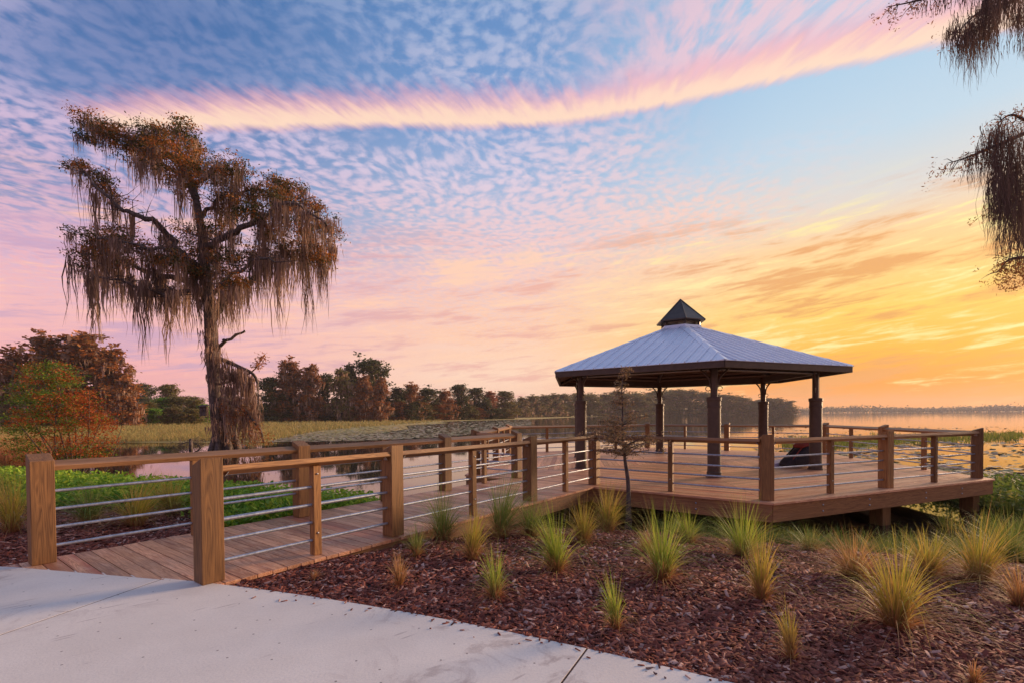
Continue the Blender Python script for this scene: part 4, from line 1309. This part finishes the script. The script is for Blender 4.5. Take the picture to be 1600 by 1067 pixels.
tufts = [
    (692, 846, 84, 100, 'D', 0, 'dark green grass tuft against the boardwalk, just right of its second tall near post'),
    (782, 840, 98, 100, 'D', .1, 'big dark green tuft in front of the tall post near the boardwalk end'),
    (651, 870, 48, 52, 'D', 0, 'small dark tuft at the boardwalk edge, nearest the path'),
    (624, 916, 52, 46, 'S', 0, 'tan straw coloured tuft alone in the mulch near the path'),
    (738, 874, 78, 66, 'Y', .12, 'yellowish leaning tuft just below the two dark boardwalk tufts'),
    (774, 936, 78, 62, 'G', .05, 'thin bright green tuft near the path, right of the straw coloured one'),
    (870, 894, 95, 92, 'G', 0, 'full yellow green tuft in the mulch below the boardwalk end'),
    (912, 850, 70, 72, 'Y', 0, 'loose olive tuft by the deck corner where the boardwalk ends'),
    (950, 832, 70, 76, 'Y', .1, 'olive tuft left of the young bare cypress'),
    (962, 986, 86, 46, 'G', -.05, 'narrow upright tuft close to the path, second from the picture bottom'),
    (1035, 906, 108, 120, 'G', 0, 'large bright green tuft in the middle of the mulch below the young cypress'),
    (1162, 872, 84, 135, 'G', 0, 'wide green tuft directly under the front corner of the deck'),
    (1190, 938, 98, 76, 'Y', 0, 'yellow green tuft in front of the wide one under the deck corner'),
    (1236, 1032, 84, 44, 'Y', -.05, 'thin half dry tuft with few blades near the bottom of the mulch bed'),
    (1400, 982, 140, 150, 'Y', -.1, 'largest golden green tuft, leaning, right of the bare mulch strip'),
    (1335, 905, 74, 130, 'S', -.1, 'sprawling reddish straw tuft behind the largest golden one'),
    (1530, 908, 96, 130, 'Y', .05, 'broad olive tuft near the water at the picture edge'),
    (1594, 950, 70, 80, 'S', -.1, 'dry straw tuft cut by the right edge of the picture'),
    (1522, 1072, 40, 46, 'S', 0, 'low dry tuft cut by the bottom edge of the picture'),
    (492, 906, 16, 34, 'S', 0, 'tiny sprig in the mulch beside the first bay of the boardwalk'),
    (1075, 850, 52, 80, 'G', 0, 'grass tuft half hidden behind the large bright green one'),
    (995, 825, 44, 70, 'D', 0, 'short tuft at the foot of the young bare cypress'),
    (1265, 862, 40, 100, 'D', 0, 'short dark tuft in the shade under the deck edge'),
    (18, 832, 98, 90, 'Y', .05, 'golden tuft cut by the left edge of the picture'),
    (212, 822, 76, 110, 'Y', .1, 'golden green tuft behind the first bay of the water side railing'),
    (140, 818, 62, 80, 'D', 0, 'green tuft just behind the outermost railing post'),
    (268, 806, 62, 70, 'Y', -.05, 'gold tipped tuft left of the near boardwalk entrance post'),
    (-12, 800, 70, 80, 'D', 0, 'dark tuft behind the golden one at the left picture edge'),
    (830, 838, 62, 80, 'D', 0, 'green tuft by the boardwalk between its last two tall near posts'),
    (885, 822, 50, 74, 'G', 0, 'short green tuft in the corner between boardwalk and deck'),
    (1110, 832, 52, 90, 'D', 0, 'dark tuft close under the deck fascia left of its front corner'),
    (1225, 848, 60, 100, 'Y', 0, 'straw green tuft just right of the front deck corner'),
    (1450, 900, 70, 120, 'Y', .1, 'loose olive tuft between the largest golden one and the water'),
    (1575, 880, 80, 130, 'D', -.1, 'dark green tuft by the water at the right picture edge'),
    (1490, 868, 56, 110, 'Y', 0, 'faded tuft at the water edge under the deck pile'),
    (1385, 862, 50, 110, 'D', 0, 'dark tuft at the water edge below the middle deck pile'),
    (1010, 865, 40, 60, 'S', 0, 'small dry tuft behind the large bright green one'),
]
TM = {'G': M_CLUMP_G, 'Y': M_CLUMP_Y, 'D': M_CLUMP_D, 'S': M_CLUMP_S}
for j, (px, py, hp, wp_, kd, ln, lb) in enumerate(tufts):
    p = on_ground(px, py)
    sc_ = p[1] / FPX
    root = tag(empty('grass_tuft', tuple(p)), lb, 'grass tuft', 'grass tufts in the beds')
    h_, w_ = hp * sc_ * 1.22, wp_ * sc_ * 1.08
    nbl = int(np.clip(60 + 260 * w_ * h_ / .5, 34, 300))
    V, Fq = tuft_mesh(200 + j, h_, w_, nbl, (ln + rng.normal() * .08, rng.normal() * .08), .75, .0027 if p[1] < 7 else .0040)
    obj('blades', raw_mesh('blades', V, Fq), TM[kd], root)
    if hp > 30:
        V, Fq = dead_mesh(400 + j, h_, w_, int(nbl * .7))
        obj('dead_blades', raw_mesh('dead_blades', V, Fq), M_CLUMP_S, root)


# ================================================================== mulch chips
def deckside(P_):
    rel = P_[:, :2] - P1
    s_, n_ = rel @ WD, rel @ WN
    walk = (n_ > -EO - .01) & (n_ < WW + EO + .01) & (s_ > -2.4) & (s_ < 3.2)
    path_ = np.hypot(P_[:, 0] - PCX, P_[:, 1] - PCY) < PR + .012
    return ~(walk | path_)


n = 260000
yy = 2.3 + (9.8 - 2.3) * rr.random(n) ** 1.9
P_ = np.stack([rr.uniform(-1.15, 1.15, n) * (yy + .2), yy, np.zeros(n)], -1)
d = np.interp(P_[:, 0], SHX, SHY) - P_[:, 1]
keep = deckside(P_) & (d > .15 + .35 * rr.random(n))
P_ = P_[keep]
P_ = P_[rr.random(len(P_)) < np.interp(P_[:, 1], [2.3, 4, 8], [.95, .85, .7])][:80000]
P_[:, 2] = ground_z(P_[:, 0], P_[:, 1]) + .004 + .014 * rr.random(len(P_))
ae = rr.uniform(aj2 - .35, math.atan2(4.31 - PCY, -2.45 - PCX), 420)
re_ = PR + .012 - rr.exponential(.06, 420) * (rr.random(420) < .35)
Pe = np.stack([PCX + re_ * np.cos(ae), PCY + re_ * np.sin(ae), np.full(420, .004)], -1)
P_ = np.concatenate([P_, Pe])
n = len(P_)
Ls = (.012 + .046 * rr.random(n) ** 1.9) * np.interp(P_[:, 1], [2, 8], [1.0, 1.5]); Ws = np.minimum(Ls * (.18 + .42 * rr.random(n)), .017); Hs = .0012 + .0022 * rr.random(n)
Ls[-420:] *= .45
a = rr.random(n) * 2 * PI; ti = rr.normal(size=n) * .24; tj = rr.normal(size=n) * .38
ti[-420:] *= .15; tj[-420:] *= .15; Ws[-420:] = np.minimum(Ws[-420:], .006)
ex = np.stack([np.cos(a) * np.cos(ti), np.sin(a) * np.cos(ti), np.sin(ti)], -1)
ey = np.stack([-np.sin(a) * np.cos(tj), np.cos(a) * np.cos(tj), np.sin(tj)], -1)
ez = np.cross(ex, ey)
C8 = []
for sx_, sy_, sz_ in ((-1, -.7, -1), (1, -1, -1), (.8, 1, -1), (-1, .8, -1), (-.9, -.6, 1), (.95, -.8, 1), (.7, .8, 1), (-.9, .7, 1)):
    C8.append(P_ + ex * (Ls * sx_)[:, None] + ey * (Ws * sy_)[:, None] + ez * (Hs * sz_)[:, None])
V = np.stack(C8, 1).reshape(-1, 3)
fq = np.array([(4, 5, 6, 7), (0, 1, 5, 4), (1, 2, 6, 5), (2, 3, 7, 6), (3, 0, 4, 7)])
Fq = (np.arange(n)[:, None, None] * 8 + fq[None]).reshape(-1, 4)
tag(obj('mulch', raw_mesh('mulch', V, Fq), M_CHIP), 'reddish brown bark mulch chips covering the planting bed', 'mulch', kind='stuff')

# a few loose things on the path and in the bed
def chip_thing(px, py, L, W_, H_, rz, mat, name, label, cat, z=None):
    p = at_z(px, py, 0.0) if z is None else on_ground(px, py, z)
    r_ = np.random.default_rng(int(px))
    th = np.sort(r_.random(8) * 2 * PI); rd = .75 + .35 * r_.random(8)
    me_ = prism(name, [(L * r__ * math.cos(a_), W_ * r__ * math.sin(a_)) for a_, r__ in zip(th, rd)], .0006, H_, 0)
    for v_ in me_.vertices: v_.co.z += (abs(v_.co.x) / L) ** 2 * H_ * .8
    return tag(obj(name, me_, mat, None, tuple(p), rz), label, cat)


M_CHIPS1 = plain('bark_piece', (.10, .055, .06), (.17, .10, .10), 40, .8, 0, .001)
chip_thing(1015, 1044, .030, .011, .006, .1, M_CHIPS1, 'bark_piece', 'largest dark bark piece lying on the concrete near the bottom edge', 'bark')
chip_thing(1024, 1053, .014, .006, .008, 2.2, M_CHIPS1, 'bark_piece', 'small bark sliver touching the largest bark piece on the path', 'bark')
chip_thing(1040, 1059, .012, .007, .005, -.6, M_CHIPS1, 'bark_piece', 'smallest bark flake on the path next to the mulch edge', 'bark')
chip_thing(748, 978, .014, .008, .005, .3, M_CHIPS1, 'bark_piece', 'bark flake on the path edge below the straw coloured tuft', 'bark')
chip_thing(540, 960, .012, .003, .004, 1.0, M_CHIPS1, 'bark_piece', 'thin curled bark shaving in the middle of the concrete', 'bark')
M_LEAFO = plain('orange_leaf', (.45, .13, .02), (.55, .22, .04), 40, .7, 0, 0)
for px, py, lb in [(992, 962, 'fallen orange leaf in the mulch right of the narrow upright tuft'), (1172, 1048, 'fallen orange leaf in the mulch near the bottom of the bed'), (760, 955, 'fallen orange leaf at the mulch edge under the thin green tuft')]:
    p = on_ground(px, py, .02)
    V_ = [(-.03, 0, 0), (-.005, -.017, .006), (.03, 0, .002), (-.005, .017, .007), (-.03, 0, .002), (-.005, -.017, .008), (.03, 0, .004), (-.005, .017, .009)]
    tag(obj('fallen_leaf', mesh('fallen_leaf', V_, BOXF), M_LEAFO, None, tuple(p), px), lb, 'leaf')

# ================================================================== shore grass under and beside the deck, lily pads, reeds
M_WLEAF = leafy('water_leaves', [(.07, .13, .025), (.13, .20, .035), (.20, .26, .05), (.28, .26, .07)], .35)
n = 14000
P_ = np.stack([rr.uniform(2.5, 15, n), rr.uniform(5.5, 16.5, n), np.zeros(n)], -1)
d = np.interp(P_[:, 0], SHX, SHY) - P_[:, 1]
# right of the deck edge line the plants grow out into the shallows
relc = P_[:, :2] - corner(1, DOUT)
am0 = DROT + PI / 6; am1 = DROT + PI / 2
out0 = (P_[:, :2] - DC) @ np.array([math.cos(am0), math.sin(am0)]) > APO + .05
out1 = (P_[:, :2] - DC) @ np.array([math.cos(am1), math.sin(am1)]) > APO + .15
shore = (d > -.9) & (d < .75) & (P_[:, 0] > 2.6)
bay = out1 & (P_[:, 0] > 10.9) & (P_[:, 0] < 15) & (P_[:, 1] > 8.0) & (P_[:, 1] < 14.0)
edge_ = out0 & (d > -2.4) & (d <= -.9) & (P_[:, 0] > 8.3) & (rr.random(n) < .35)
keep = (shore | bay | edge_) & in_view(P_) & (rr.random(n) < .8)
P_ = P_[keep]; P_[:, 2] = np.maximum(ground_z(P_[:, 0], P_[:, 1]), WATER_Z - .02)
parts = []
for j, p in enumerate(P_[:1100]):
    V, Fq = tuft_mesh(900 + j % 40, .18 + .26 * rr.random(), .50, 22, (rr.normal() * .15, 0), .5, .005)
    parts.append((V + p, Fq))
V, Fq = merge(parts)
tag(obj('shore_grass', raw_mesh('shore_grass', V, Fq), M_SHORE), 'low grass growing along the water edge under and beside the deck', 'grass', kind='stuff')
Q = P_[bay[keep]]
Q = Q[rr.integers(0, len(Q), 5200)] + rr.normal(size=(5200, 3)) * [.25, .25, 0]; Q[:, 2] = WATER_Z + .05 + .42 * rr.random(5200)
V, Fq = leafquads(Q, .07 + .08 * rr.random(5200), .3, .4, rr)
tag(obj('water_plants', raw_mesh('water_plants', V, Fq), M_WLEAF), 'leafy green water plants beside the right hand corner of the deck', 'water plants', kind='stuff')


def discs(P_, r, rr_, tilt=.10, n_=7):
    m_ = len(P_); th = np.arange(n_) * 2 * PI / n_
    nx_, ny_ = rr_.normal(size=m_) * tilt, rr_.normal(size=m_) * tilt
    cx = np.cos(th)[None] * r[:, None]; cy = np.sin(th)[None] * (r * (.7 + .3 * rr_.random(m_)))[:, None]
    V = np.stack([P_[:, 0:1] + cx, P_[:, 1:2] + cy, P_[:, 2:3] + cx * nx_[:, None] + cy * ny_[:, None]], -1).reshape(-1, 3)
    return V, (np.arange(m_)[:, None] * n_ + np.arange(n_)[None])


# pads near the deck (right) and the wide field of pads before the marsh (left)
n = 60000
px_ = rr.uniform(1180, 1640, n); t_ = rr.random(n)
py_ = 666 + 112 * t_ ** 1.15
G_ = np.array([at_z(a_, b_, WATER_Z + .015) for a_, b_ in zip(px_[:26000], py_[:26000])])
cl_ = np.sin(G_[:, 0] * .55 + 2 * np.sin(G_[:, 1] * .21)) + np.sin(G_[:, 1] * .62 + G_[:, 0] * .2) + .8 * np.sin(G_[:, 0] * 1.9 - G_[:, 1] * 1.3)
inside = np.linalg.norm(G_[:, :2] - DC, axis=1) < 7.2
dens = np.interp(cl_, [-1.5, 0, 1.5], [.01, .07, .42])
keep = ~inside & (rr.random(len(G_)) < dens)
G_ = G_[keep]
V, Fq = discs(G_, .06 + .12 * rr.random(len(G_)), rr, .12)
tag(obj('lily_pads', raw_mesh('lily_pads', V, Fq), M_PAD), 'scattered lily pads floating on the golden water right of the deck', 'lily pads', kind='stuff')
n = 12000
G_ = []
for _ in range(n):
    a_ = rr.uniform(425, 830); lo = np.interp(a_, [425, 560, 700, 830], [690, 688, 682, 664]); hi = np.interp(a_, [425, 560, 700, 830], [672, 664, 656, 654])
    G_.append(at_z(a_, hi + (lo - hi) * rr.random() ** .9, WATER_Z + .02))
G_ = np.array(G_)
V, Fq = discs(G_, .12 + .18 * rr.random(n) * np.interp(G_[:, 1], [40, 150], [.8, 1.8]), rr, .06)
tag(obj('lily_pads', raw_mesh('lily_pads', V, Fq), M_PAD), 'wide field of grey green lily pads in front of the wood', 'lily pads', kind='stuff')


def reeds(name, P_, h, w, mat, label, nb=10):
    n = len(P_); m_ = n * nb
    Q = np.repeat(P_, nb, 0) + rr.normal(size=(m_, 3)) * [w * .5, w * .5, 0]
    L = np.repeat(h, nb) * (.5 + .6 * rr.random(m_))
    k = 3; t_ = np.linspace(0, 1, k)
    lean = rr.normal(size=(m_, 2)) * .25
    C = np.repeat(Q[:, None, :], k, 1); C[:, :, 2] += L[:, None] * t_[None]
    C[:, :, 0] += (lean[:, 0] * L)[:, None] * t_[None] ** 2; C[:, :, 1] += (lean[:, 1] * L)[:, None] * t_[None] ** 2
    b = rr.random(m_) * PI
    wd = np.repeat(np.interp(P_[:, 1], [10, 50, 120], [.006, .022, .05]), nb)
    Wv = np.stack([np.cos(b), np.sin(b), 0 * b], -1)[:, None, :] * (wd[:, None] * np.array([1, .8, .15])[None])[:, :, None]
    V, Fq = strips(C, Wv)
    return tag(obj(name, raw_mesh(name, V, Fq), mat), label, 'reeds', kind='stuff')


# marsh grass on the flat across the water
Q = []
while len(Q) < 6500:
    a_ = rr.uniform(-10, 700); b_ = rr.uniform(657, 690)
    if a_ > 430 and b_ > np.interp(a_, [430, 500, 700], [686, 672, 657]): continue
    p = at_z(a_, b_, -.68)
    if p[1] > 44: Q.append(p)
Q = np.array(Q)
reeds('marsh_grass', Q, (.22 + .35 * rr.random(len(Q))) * np.interp(Q[:, 1], [44, 150], [1, 1.8]), .5, M_REED, 'golden marsh grass covering the flat across the water')
# brownish reeds at the far left, and the strip of reeds right of the deck
Q = np.array([at_z(rr.uniform(-20, 70), rr.uniform(700, 728), -.7) for _ in range(420)])
reeds('reed_bed', Q, .7 + .6 * rr.random(len(Q)), .3, M_CLUMP_S, 'dry brown reeds at the water edge behind the red and green bush')
Q = []
for _ in range(900):
    a_ = rr.uniform(1225, 1600); b_ = np.interp(a_, [1225, 1300, 1400, 1600], [694, 693, 687, 681]) + rr.normal() * np.interp(a_, [1225, 1400, 1600], [4, 4, 2.5])
    if a_ > 1400 and rr.random() < .45: continue
    Q.append(at_z(a_, b_, WATER_Z))
Q = np.array(Q)
reeds('reed_bed', Q, .22 + .25 * rr.random(len(Q)), .5, M_SHORE, 'green reed strip in the lake beyond the right side of the deck', 9)


# ================================================================== young bare cypress in front of the deck
def young_cypress():
    r_ = np.random.default_rng(9)
    b0 = np.array([2.21, 9.28, 0.0]); b0[2] = float(ground_z(b0[0], b0[1])) - .03
    root = tag(empty('young_cypress', tuple(b0)), 'young nearly bare cypress sapling in front of the deck railing', 'tree')
    def W(px, py, dy=0.0): return at_y(px, py, b0[1] + dy)
    tr = smooth_line([b0, W(982, 760), W(977, 720), W(973, 680), W(973, 640), W(972, 600), W(978, 572)], 5)
    T = [tube(tr, np.interp(np.linspace(0, 1, len(tr)), [0, .1, .5, 1], [.075, .045, .022, .004]), 8)]
    Lf = []
    for j in range(84):
        f = .37 + .62 * r_.random() ** 1.8
        p = tr[int(f * (len(tr) - 1))]
        L_ = np.interp(f, [.36, .42, .56, .68, 1], [.5, .85, .75, .32, .12]) * (.25 + .95 * r_.random())
        a = r_.random() * 2 * PI
        e = p + np.array([math.cos(a) * L_, math.sin(a) * L_ * .8, L_ * (.12 + .25 * r_.random())])
        m_ = (p + e) / 2 + [0, 0, .06 * L_]
        bl = smooth_line([p, m_, e], 4); T.append(tube(bl, np.linspace(.008, .0025, len(bl)), 4))
        for _ in range(int(8 * L_ / .4) + 2):
            q0 = bl[r_.integers(2, len(bl))]; dq = r_.normal(size=3) * .09; dq[2] = dq[2] * .5 - .02
            T.append(tube([q0, q0 + dq], [.003, .0015], 3))
            n_ = 6
            Lf.append(leafquads(q0 + dq * r_.random((n_, 1)) + r_.normal(size=(n_, 3)) * .018, .026 + .036 * r_.random(n_), 0, .35, r_))
    V, Fq = merge(T); obj('trunk', raw_mesh('trunk', V - b0, Fq, True), M_BARK, root)
    V, Fq = merge(Lf); obj('foliage', raw_mesh('foliage', V - b0, Fq), M_SAP, root)


M_SAP = leafy('sapling_leaves', [(.40, .24, .12), (.26, .20, .08), (.48, .28, .14), (.20, .16, .08)], .3)
young_cypress()


# ================================================================== tree out of the picture whose mossy boughs hang in at the top right
def overhang():
    r_ = np.random.default_rng(5)
    D0 = 6.4
    b0 = np.array([11.5, 5.2, 0.0]); b0[2] = float(ground_z(b0[0], b0[1])) - .1
    root = tag(empty('overhanging_cypress', tuple(b0)), 'cypress boughs with dark hanging moss reaching in from the upper right', 'tree')
    def W(px, py, dy=0.0): return at_y(px, py, D0 + dy)
    tr = smooth_line([b0, b0 + [-.1, .05, 3], b0 + [0, .1, 6.5], b0 + [.1, 0, 10]], 5)
    T = [tube(tr, np.linspace(.42, .16, len(tr)), 12)]
    bo = []
    for L in [[tr[9], W(1700, -90), W(1600, -40), W(1500, -18), W(1440, 0), W(1385, 12)],
              [tr[9], W(1690, -60, .6), W(1600, -5, .5), W(1530, 20, .4), W(1490, 60, .3)],
              [tr[7], W(1720, 130), W(1640, 190), W(1570, 222), W(1515, 245), W(1484, 255)],
              [tr[7], W(1700, 150, .7), W(1620, 190, .7), W(1580, 180, .6), W(1552, 200, .5)],
              [tr[6], W(1720, 260, .4), W(1640, 300, .5), W(1590, 310, .4), W(1555, 330, .3)],
              [tr[5], W(1700, 380, .2), W(1630, 400, .2), W(1580, 405, .2), W(1560, 425, .2)]]:
        l_ = smooth_line(L, 6); T.append(tube(l_, np.linspace(.05, .004, len(l_)), 5)); bo.append(l_)
    for l_ in bo:
        pts_ = l_[len(l_) // 3:]
        for _ in range(34):
            p = pts_[r_.integers(len(pts_))]; d = r_.normal(size=3) * .10 + [-.06, 0, -.07]
            T.append(tube([p, p + d * .6, p + d + [0, 0, -.04]], [.006, .004, .0015], 3))
    V, Fq = merge(T); obj('trunk', raw_mesh('trunk', V - b0, Fq, True), M_BARK, root)
    mo, Lf = [], []
    def hang(x0, x1, y0_, y1_, n_, lmin, lmax, w=.0032, sp=.045, per=18):
        p = np.array([W(r_.uniform(x0, x1), r_.uniform(y0_, y1_), r_.normal() * .25) for _ in range(n_)])
        Q_ = np.repeat(p, per, 0) + r_.normal(size=(n_ * per, 3)) * [sp, sp, sp * .8]
        mo.append(moss_strands(Q_, np.repeat(r_.uniform(lmin, lmax, n_), per) * (.2 + .8 * r_.random(n_ * per)), r_, w, 11, .03))
    hang(1485, 1500, 20, 70, 8, .2, .6); hang(1508, 1535, 20, 60, 22, .35, .85); hang(1535, 1562, -20, 40, 22, .35, .8); hang(1560, 1610, -30, 30, 22, .15, .6); hang(1490, 1610, -40, 10, 26, .2, .5)
    hang(1440, 1480, -10, 15, 8, .08, .2); hang(1560, 1610, 40, 80, 6, .1, .25)
    hang(1545, 1612, 190, 290, 40, .4, 1.1); hang(1552, 1575, 260, 320, 16, .5, 1.0); hang(1580, 1612, 230, 340, 26, .5, 1.1); hang(1510, 1545, 235, 265, 7, .1, .5); hang(1530, 1556, 195, 250, 9, .15, .6)
    hang(1556, 1612, 300, 370, 18, .3, .6)
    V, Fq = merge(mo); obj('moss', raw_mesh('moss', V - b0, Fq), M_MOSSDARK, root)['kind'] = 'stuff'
    for l_ in bo:
        pts_ = l_[len(l_) // 2:]
        for _ in range(46):
            c1_ = pts_[r_.integers(len(pts_))] + r_.normal(size=3) * [.11, .14, .07] + [0, 0, -.06]; n_ = 12
            Lf.append(leafquads(c1_ + r_.normal(size=(n_, 3)) * [.03, .03, .04], .020 + .035 * r_.random(n_), 0, .3, r_))
    for _ in range(70):
        c1_ = W(r_.uniform(1560, 1612), r_.uniform(395, 455), r_.normal() * .15); n_ = 10
        Lf.append(leafquads(c1_ + r_.normal(size=(n_, 3)) * .03, .02 + .03 * r_.random(n_), 0, .35, r_))
    V, Fq = merge(Lf); obj('foliage', raw_mesh('foliage', V - b0, Fq), M_RUST, root)


overhang()

# ================================================================== backpack and mat beside the gazebo column
M_PACK = plain('black_nylon', (.012, .011, .016), (.03, .026, .035), 25, .7, 0, .002)
M_PACKRED = plain('red_nylon', (.20, .03, .02), (.30, .05, .03), 25, .7, 0, .001)
M_MAT = plain('pale_foam', (.42, .42, .58), (.52, .52, .68), 20, .8, 0, .001)
bp_c = at_z(1252, 729, 0.0)
pack = tag(empty('backpack', (bp_c[0], bp_c[1], 0), math.radians(12)), 'black backpack with red trim slumped against the front right gazebo column', 'backpack')


def soft(name, prof, wd, parent, mat, sub=2):
    """a cushion-like bag: side profile (x,z) swept across width with rounded ends"""
    V = []; n_ = len(prof); ws = [-1, -.82, 0, .82, 1]; sc_ = [.72, .97, 1.0, .97, .72]
    cx = sum(p[0] for p in prof) / n_; cz = sum(p[1] for p in prof) / n_
    for w_, s_ in zip(ws, sc_): V += [(cx + (x - cx) * s_, w_ * wd / 2, max(.004, cz + (z - cz) * s_)) for x, z in prof]
    Fc = [(a * n_ + j, a * n_ + (j + 1) % n_, (a + 1) * n_ + (j + 1) % n_, (a + 1) * n_ + j) for a in range(4) for j in range(n_)]
    Fc += [tuple(range(n_ - 1, -1, -1)), tuple(range(4 * n_, 5 * n_))]
    me_ = bevelled(name, V, Fc, 0)
    o_ = obj(name, me_, mat, parent)
    sb = o_.modifiers.new('sub', 'SUBSURF'); sb.levels = sub; sb.render_levels = sub
    me_.polygons.foreach_set('use_smooth', [True] * len(me_.polygons))
    return o_


soft('body', [(-.46, .0), (.40, .0), (.50, .22), (.40, .46), (.20, .62), (-.02, .60), (-.22, .42), (-.44, .20)], .42, pack, M_PACK)
soft('front_pocket', [(-.66, .0), (-.28, .0), (-.20, .26), (-.34, .34), (-.56, .20)], .36, pack, M_PACK)
soft('lid', [(-.16, .50), (.08, .60), (.26, .60), (.28, .70), (.06, .72), (-.18, .60)], .38, pack, M_PACKRED)
for sg in (-.12, .12):
    V, Fq = tube(smooth_line([(-.06, sg, .585), (-.22, sg * 1.2, .43), (-.42, sg * 1.3, .23), (-.56, sg * 1.2, .04)], 6), .018, 6)
    obj('strap', raw_mesh('strap', V, Fq, True), M_PACKRED if sg < 0 else M_PACK, pack)
mt_c = at_z(1216, 727, 0.0)
mat_ = tag(empty('folded_mat', (mt_c[0], mt_c[1], 0), math.radians(8)), 'pale lilac folded mat lying beside the backpack', 'mat')
obj('pad', bevelled('pad', boxv(-.42, .42, -.28, .28, .003, .045), BOXF, .018, 3), M_MAT, mat_)
obj('flap', bevelled('flap', [(-.40, -.27, .05), (.36, -.27, .05), (.36, .26, .05), (-.40, .26, .05), (-.40, -.27, .085), (.36, -.27, .17), (.36, .26, .17), (-.40, .26, .085)], BOXF, .015, 2), M_MAT, mat_)

# ================================================================== morning haze over the lake
me = box('haze', -2600, 2600, -60, 2300, -4.2, 60, 0)
hm = bpy.data.materials.new('haze'); hm.use_nodes = True
hg = G(hm.node_tree); hg.n.clear()
pv = hg.node('ShaderNodeVolumePrincipled', {'Color': (.92, .86, .90, 1), 'Density': HAZE_D, 'Anisotropy': .15})
ho = hg.node('ShaderNodeOutputMaterial'); hg.l.new(pv.outputs[0], ho.inputs['Volume'])
tag(obj('haze', me, hm), 'thin morning haze over the lake', kind='stuff')
